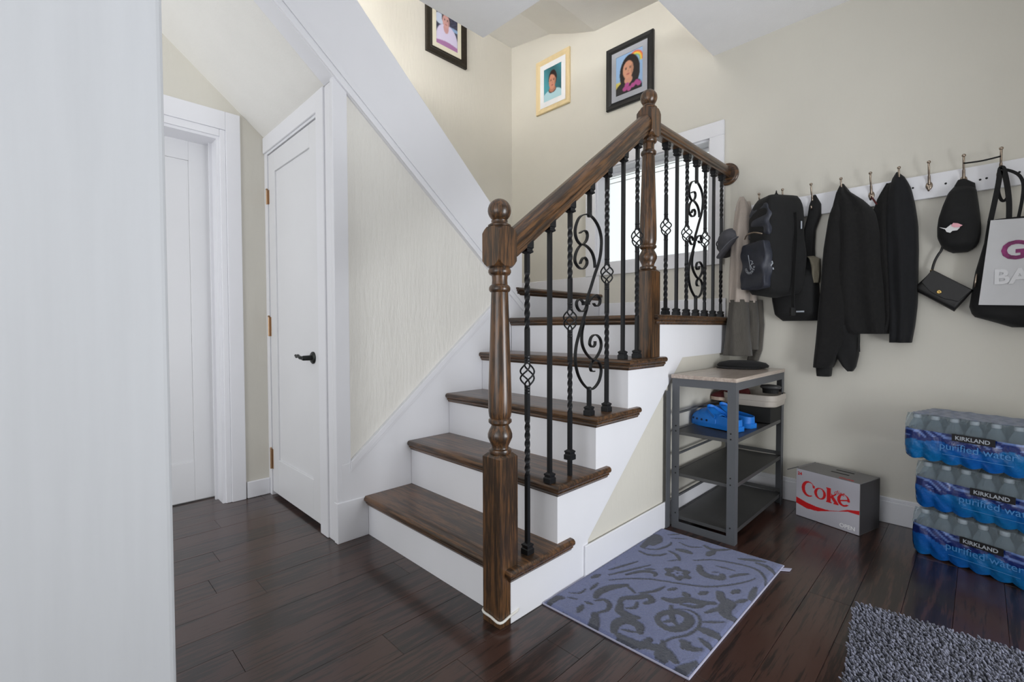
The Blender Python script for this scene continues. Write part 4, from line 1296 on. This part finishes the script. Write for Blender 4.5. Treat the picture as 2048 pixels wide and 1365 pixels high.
def strap(name, pts, w, t, mat, parent, up=(0, 1, 0), per=5):
    return MB().tube(smooth_path(pts, per), 1, sec=[(-w / 2, -t / 2), (w / 2, -t / 2), (w / 2, t / 2), (-w / 2, t / 2)], up=up).build(name, mat, parent, 'auto')

# ---- grey two-tone coat and the slate cap, left end of the hooks
gc = thing('coat', 'long grey-beige corduroy coat with dark hem at left end of hooks', 'coat')
drape('body', [(0.076, 0.097, 1.7285), (0.06, 0.133, 1.6565), (0.048, 0.148, 1.501), (0.038, 0.15, 1.3315), (0.034, 0.14, 1.2185), (0.032, 0.136, 1.119)], 1.80, .075, 'greycoat', gc, 2, .010, seed=.6)
drape('hem', [(0.035, 0.131, 1.133), (0.027, 0.137, 1.0185), (0.017, 0.144, 0.904), (0.004, 0.155, 0.812)], 1.80, .082, 'darkgrey', gc, 2, .010, prof=([0, 1], [.95, 1.1]), seed=.9)
drape('sleeve', [(0.091, 0.118, 1.7065), (0.092, 0.136, 1.5905), (0.094, 0.148, 1.419), (0.091, 0.156, 1.219), (0.098, 0.162, 1.116)], 1.845, .05, 'greycoat', gc, 1, .006, seed=2)
drape('sleeve_cuff', [(0.097, 0.162, 1.1275), (0.104, 0.174, 0.99), (0.111, 0.171, 0.847)], 1.845, .055, 'darkgrey', gc, 1, .006, prof=([0, 1], [.95, 1.0]), seed=2)
drape('lining', [(0.124, 0.178, 1.134), (0.126, 0.19, 0.99), (0.117, 0.181, 0.845), (0.101, 0.161, 0.7805)], 1.885, .035, 'darkgrey', gc, 1, .006, prof=([0, 1], [.9, 1.0]), seed=3)
cpc = thing('baseball_cap', 'slate grey cap peeking out left of the grey coat', 'cap', (.012, 1.80, 1.455))
m = MB(); rr = []
for j in range(9):
    a = math.pi / 2 * j / 8
    rr.append([(.078 * math.cos(a) * math.cos(q * math.pi / 10), .062 * math.cos(a) * math.sin(q * math.pi / 10), .10 * math.sin(a) - .03) for q in range(20)])
MB().rows(rr, True, True).build('crown', 'capgrey', cpc, True)
pl = [(.07 * math.cos(a), -.03 - .09 * math.sin(a)) for a in np.linspace(0, math.pi, 18)]
MB().rows([[(x, y, -.030 - (y + .03) ** 2 * 3) for x, y in pl], [(x, y, -.035 - (y + .03) ** 2 * 3) for x, y in pl]], True, True).build('brim', 'capgrey', cpc)
cpc.rotation_euler = (math.radians(12), math.radians(-38), math.radians(-30))
cpc.location = (.034, 1.785, 1.472); cpc.scale = (1.18, 1.18, 1.18)

# ---- backpack hung turned, pocket side to the left
bk = thing('backpack', 'black backpack with round white print on its slate pocket', 'backpack', (.282, 1.758, 1.135), math.radians(52))
def soft_box(w, d, h, name, mat, par, cz=0, cx=0, cy=0, e=3.2, taper=.12, nz=26, n=44, ve=5, vp=.32):
    R = []
    for j in range(nz + 1):
        v = j / nz
        ev = (1 - abs(2 * v - 1) ** ve) ** vp
        ev = max(ev, .03) * (1 - taper * v)
        ring = []
        for i in range(n):
            a = 2 * math.pi * i / n
            ca, sa = math.cos(a), math.sin(a)
            x = w / 2 * math.copysign(abs(ca) ** (2 / e), ca) * ev; y = d / 2 * math.copysign(abs(sa) ** (2 / e), sa) * ev
            wv = .004 * math.sin(9 * v + 3 * a) + .003 * math.sin(17 * v - 2 * a)
            ring.append((cx + x + wv * ca, cy + y + wv * sa, cz + v * h))
        R.append(ring)
    return MB().rows(R, True, True).build(name, mat, par, True)
# local: +x runs along the side panel (toward wall, right), -x end carries the pocket
soft_box(.250, .20, .56, 'body', 'blackcloth', bk, cz=.0, e=5, ve=7, vp=.3)
soft_box(.05, .205, .265, 'pocket', 'nylon', bk, cz=.04, cx=-.118, e=9, taper=.03, ve=12, vp=.25)
soft_box(.06, .18, .19, 'top_pocket', 'nylon', bk, cz=.315, cx=-.085, e=6, taper=.22, ve=9, vp=.3)
MB().tube(smooth_path([(-.135, -.075, .33), (-.150, -.03, .345), (-.150, .03, .345), (-.135, .075, .33)], 5), .004, 6).build('zipper', 'steel', bk, True)
strap('hang_loop', [(.02, .03, .54), (.03, .05, .585), (.05, .07, .585), (.05, .06, .53)], .018, .003, 'blackcloth', bk, (1, 0, 0))
strap('side_strap', [(.03, -.100, .44), (.03, -.108, .30), (.02, -.110, .12), (.02, -.106, -.02), (.03, -.10, -.075)], .022, .003, 'blackcloth', bk, (1, 0, 0))
MB().box(.008, .034, -.112, -.095, -.10, -.055).build('buckle', 'dark', bk, bevel=.003)
MB().box(.060, .068, -.1045, -.1035, .355, .395).build('zip_pull', 'label_text', bk)
pk = Matrix.Translation((-.1515, 0, .17)) @ Matrix.Rotation(-math.pi / 2, 4, 'Z') @ Matrix.Rotation(math.pi / 2, 4, 'X')
word = 'CONVERSE'
for i, chh in enumerate(word):
    a = math.radians(200 + 150 * i / 7)
    r = .042
    text_mesh('lettering', chh, .020, 'label_text', bk, pk @ Matrix.Translation((r * math.cos(a), r * math.sin(a) - .002, .001)) @ Matrix.Rotation(a + math.pi / 2, 4, 'Z'), .0003, 'CENTER', bold=.0005)
m = MB()
for p, q in (((-.016, .062), (.006, -.022)), ((.004, .030), (.022, .022)), ((.022, .022), (.010, .006)), ((.004, .004), (.030, .012)), ((.006, .002), (.018, -.018))):
    m.tube([(p[0], p[1], .001), (q[0], q[1], .001)], .0018, 6)
m.xform(pk).build('emblem', 'label_text', bk)
m = MB()
for p, q in (((.0, .020), (.004, .012)), ((-.006, -.006), (.006, .010)), ((.006, -.014), (.010, -.024))):
    m.tube([(p[0], p[1], 0), (q[0], q[1], 0)], .0035, 6)
m.xform(Matrix.Translation((-.098, -.100, .165)) @ Matrix.Rotation(math.pi / 2, 4, 'X')).build('side_emblem', 'label_text', bk)

# ---- second black bag on a strap, small pale cloth beside it
b2 = thing('shoulder_bag', 'black bag on a wide strap, low between backpack and jackets', 'bag')
drape('body', [(0.247, 0.445, 1.2885), (0.232, 0.459, 1.2065), (0.239, 0.465, 1.125), (0.255, 0.466, 1.043), (0.291, 0.462, 1.01)], 1.878, .085, 'blackcloth', b2, 1, .005, prof=([0, .15, .85, 1], [.5, 1, 1, .6]), seed=2.2)
drape('strap', [(0.426, 0.437, 1.686), (0.408, 0.463, 1.6325), (0.402, 0.464, 1.5745), (0.386, 0.44, 1.498), (0.383, 0.437, 1.3915), (0.38, 0.445, 1.271)], 1.878, .03, 'blackcloth', b2, 1, .003, seed=1.1)
MB().box([(0.373, 1.063)][0][0], [(0.41, 1.062)][0][0], 1.792, 1.797, [(0.373, 1.055)][0][1], [(0.373, 1.063)][0][1]).build('name_tag', 'label_text', b2)
gl = drape('gloves', [(0.407, 0.439, 1.356), (0.421, 0.471, 1.3375), (0.431, 0.472, 1.292), (0.436, 0.472, 1.2475), (0.443, 0.468, 1.21)], 1.845, .03, 'pouch', None, 1, .006, seed=.4)
tag(gl, 'pale tan glove tucked between shoulder bag and black jacket', 'glove')

# ---- jackets
j1 = thing('jacket', 'black fleece jacket hanging by its hood, one sleeve lowest', 'jacket')
drape('body', [(0.55, 0.561, 1.7165), (0.534, 0.593, 1.6645), (0.522, 0.651, 1.61), (0.511, 0.697, 1.5495), (0.504, 0.727, 1.436), (0.5, 0.734, 1.2615), (0.498, 0.747, 1.1115), (0.495, 0.756, 1.0115), (0.504, 0.759, 0.974), (0.544, 0.754, 0.9415)], 1.878, .11, 'fleece', j1, 2.5, .016, seed=.3)
drape('sleeve', [(0.534, 0.546, 1.645), (0.505, 0.573, 1.545), (0.488, 0.588, 1.368), (0.479, 0.607, 1.1905), (0.469, 0.617, 1.0635), (0.46, 0.594, 0.91), (0.453, 0.549, 0.8065), (0.451, 0.533, 0.7645)], 1.86, .10, 'fleece', j1, 1, .008, seed=1.3)
drape('cuff', [(0.46, 0.531, 0.767), (0.463, 0.529, 0.741), (0.465, 0.527, 0.718)], 1.85, .065, 'blackcloth', j1, 1, .003, prof=([0, 1], [1, .95]))
drape('front_panel', [(0.517, 0.645, 0.9865), (0.52, 0.646, 0.911), (0.543, 0.643, 0.835), (0.578, 0.632, 0.7725), (0.599, 0.62, 0.7505)], 1.85, .075, 'blackcloth', j1, 1, .006, prof=([0, 1], [1, .6]), seed=2.0)
strap('zip_tape', [([(0.648, 0.922)][0][0], 1.80, [(0.648, 0.922)][0][1]), ([(0.651, 0.852)][0][0], 1.80, [(0.651, 0.852)][0][1])], .006, .003, 'dark', j1, (0, 1, 0), 2)
j2 = thing('jacket', 'blue-black sweatshirt with straight hanging sleeve, right of the fleece', 'jacket')
drape('sleeve', [(0.771, 0.78, 1.724), (0.756, 0.808, 1.692), (0.746, 0.83, 1.636), (0.739, 0.846, 1.553), (0.737, 0.858, 1.4585), (0.743, 0.862, 1.34), (0.749, 0.862, 1.1985), (0.756, 0.862, 1.08), (0.761, 0.855, 0.9855), (0.761, 0.844, 0.9)], 1.878, .085, 'navy', j2, 2, .010, seed=1.7)
drape('body', [(0.735, 0.754, 1.681), (0.701, 0.767, 1.6085), (0.681, 0.768, 1.5335), (0.69, 0.774, 1.351), (0.704, 0.781, 1.156), (0.718, 0.783, 1.0105), (0.688, 0.777, 0.942)], 1.88, .06, 'fleece', j2, 1.5, .012, seed=2.9)
MB().tube(smooth_path([(.677, byf - .030, 1.622), (.690, byf - .045, 1.604), (.705, byf - .05, 1.575)], 4), .004, 6).build('hang_loop', 'redshoe', j2, True)

# ---- black cap with winged emblem
hc_ = thing('baseball_cap', 'black cap with small pink and white winged emblem', 'cap')
drape('crown', [(0.977, 1.038, 1.6075), (0.959, 1.052, 1.5815), (0.942, 1.059, 1.5275), (0.929, 1.065, 1.473), (0.925, 1.069, 1.4285), (0.926, 1.069, 1.3845), (0.938, 1.064, 1.351), (0.955, 1.052, 1.326), (0.98, 1.028, 1.3105)], 1.875, .10, 'blackcloth', hc_, 1, .003, prof=([0, .1, .5, .9, 1], [.35, .7, 1, .8, .35]), pw=.6, seed=.5)
drape('back_strap', [(0.99, 1.018, 1.634), (0.979, 1.047, 1.6105), (0.98, 1.05, 1.5835)], 1.872, .045, 'blackcloth', hc_, 1, .002, prof=([0, 1], [.7, 1]))
wy = 1.766
def flat_poly(name, pts, y, mat, par, t=.0012):
    o = MB().prism(pts, 'y', y, y + t).build(name, mat, par); retri(o); return o
flat_poly('emblem', [(0.936, 1.419), (0.959, 1.411), (0.975, 1.426), (0.988, 1.417), (1.004, 1.408), (0.995, 1.397), (0.98, 1.397), (0.973, 1.389), (0.961, 1.395), (0.956, 1.407)], wy, 'white_print', hc_)
flat_poly('emblem', [(0.975, 1.419), (0.982, 1.431), (0.997, 1.427), (1.012, 1.416), (1.001, 1.409), (0.985, 1.411)], wy - .003, 'pink', hc_)

# ---- small purse hung askew
pu = thing('purse', 'small black leather purse hanging askew with gold clasp', 'purse', (.950, 1.842, 1.143))
pm = MB()
R = []
for v in np.linspace(0, 1, 13):
    k = (1 - abs(2 * v - 1) ** 6) ** .3
    R.append([(.085 * math.copysign(abs(math.cos(a)) ** .45, math.cos(a)) * (1 + .08 * (1 - v)), .024 * math.copysign(abs(math.sin(a)) ** .6, math.sin(a)) * max(k, .2), -.055 + .11 * v) for a in np.linspace(0, 2 * math.pi, 28, endpoint=False)])
pm.rows(R, True, True).build('body', 'leather', pu, 'auto', angle=50)
fl_ = MB().prism([(-.084, .055), (.084, .055), (.080, -.010), (.03, -.028), (-.03, -.028), (-.080, -.010)], 'y', -.029, -.0245).build('flap', 'leather', pu, bevel=.003)
MB().lathe([(.009, 0), (.009, -.003), (.005, -.004), (.004, -.003)], (0, -.029, -.012), 14, axis='y').build('clasp', 'gold', pu, True)
pu.rotation_euler = (0, math.radians(37), math.radians(-8))
ps = thing('purse_strap', '', 'strap')
bpy.data.objects.remove(ps, do_unlink=True)
def wpt(u): return u
sp0 = [(0.91, 1.233), (0.914, 1.258), (0.921, 1.285), (0.932, 1.311), (0.944, 1.339), (0.968, 1.46), (0.999, 1.607)]
st_ = MB().tube(smooth_path([(p[0], 1.862, p[1]) for p in sp0], 4), .005, 8).build('strap', 'leather', None, True)
st_.parent = pu; st_.matrix_parent_inverse = (Matrix.Translation(pu.location) @ pu.rotation_euler.to_matrix().to_4x4()).inverted()
gr_ = MB().lathe([(.004, -.008), (.007, -.004), (.007, .004), (.004, .008)], (sp0[0][0], 1.86, sp0[0][1]), 10).build('ring', 'gold', None, True)
gr_.parent = pu; gr_.matrix_parent_inverse = st_.matrix_parent_inverse

# ---- tote bag with white front, and the black bag behind it
tb = thing('tote_bag', 'white front tote bag with purple letter at right frame edge', 'tote bag')
drape('bag_back', [(1.088, 1.212, 1.4355), (1.079, 1.234, 1.3425), (1.053, 1.25, 1.216), (1.043, 1.259, 1.121), (1.037, 1.267, 1.064), (1.049, 1.271, 1.021), (1.111, 1.272, 0.997), (1.171, 1.272, 0.972)], 1.878, .09, 'blackcloth', tb, 1, .006, prof=([0, .1, .9, 1], [.6, .9, 1, .5]), seed=1.2)
pts = [(1.097, 1.425), (1.276, 1.413), (1.285, 1.057), (1.067, 1.069)]
rows_ = []
for v in np.linspace(0, 1, 10):
    a = Vector((pts[0][0] * (1 - v) + pts[3][0] * v, pts[0][1] * (1 - v) + pts[3][1] * v)); b = Vector((pts[1][0] * (1 - v) + pts[2][0] * v, pts[1][1] * (1 - v) + pts[2][1] * v))
    rows_.append([((a + (b - a) * u).x, 1.775 + .001 * math.sin(9 * v + 3 * u) - .002 * math.sin(math.pi * u), (a + (b - a) * u).y) for u in np.linspace(0, 1, 12)])
bkr = [[(p[0], p[1] + .005, p[2]) for p in r] for r in rows_]
m = MB(); m.rows(rows_, False); m.rows(bkr[::-1], False)
for ra, rb in ((rows_[0], bkr[0]), (rows_[-1], bkr[-1])): m.rows([ra, rb], False)
m.rows([[r[0] for r in rows_], [r[0] for r in bkr]], False); m.rows([[r[-1] for r in rows_], [r[-1] for r in bkr]], False)
m.build('front_panel', 'tote_white', tb, True)
gp = [(1.128, 1.256), (1.177, 1.32)]
text_mesh('lettering', 'G', .105, 'purple', tb, wall_text_mtx((gp[0][0], 1.7712, gp[0][1])), .0006, bold=.003)
bp_ = [(1.109, 1.155)]
text_mesh('lettering', 'BA', .085, 'faint', tb, wall_text_mtx((bp_[0][0], 1.7712, bp_[0][1])), .0006, bold=.0025)
def handle(pts, y, w=.024, mat='blackcloth', par=None, nm='handle'):
    return strap(nm, [(p[0], y, p[1]) for p in pts], w, .004, mat, par, (0, 1, 0))
handle([(1.096, 1.421), (1.109, 1.514), (1.118, 1.585), (1.123, 1.641), (1.132, 1.634), (1.143, 1.569), (1.15, 1.495), (1.151, 1.422)], 1.80, .018, par=tb)
handle([(1.178, 1.423), (1.188, 1.504), (1.19, 1.566), (1.178, 1.606), (1.151, 1.632), (1.128, 1.638), (1.12, 1.602), (1.119, 1.549), (1.13, 1.511), (1.145, 1.521), (1.147, 1.575), (1.134, 1.63)], 1.825, .011, par=tb)
for u, v in ((1940, 555), (1939, 567), (1938, 575)):
    pass
zp = [(1.059, 1.204), (1.053, 1.146)]
MB().tube([(zp[0][0], 1.80, zp[0][1]), (zp[1][0], 1.80, zp[1][1])], .004, 6).build('zip_pull', 'steel', tb, True)
# black strap running between two hooks
s0, s1 = (1.009, byf - .044, 1.700), (1.124, byf - .044, 1.702)
tag(MB().tube(smooth_path([s0, ((s0[0] + s1[0]) / 2, s0[1], 1.697), s1], 5), .0035, 8).build('cord', 'dark', None, True), 'thin black cord stretched between two hooks above the black cap', 'cord')
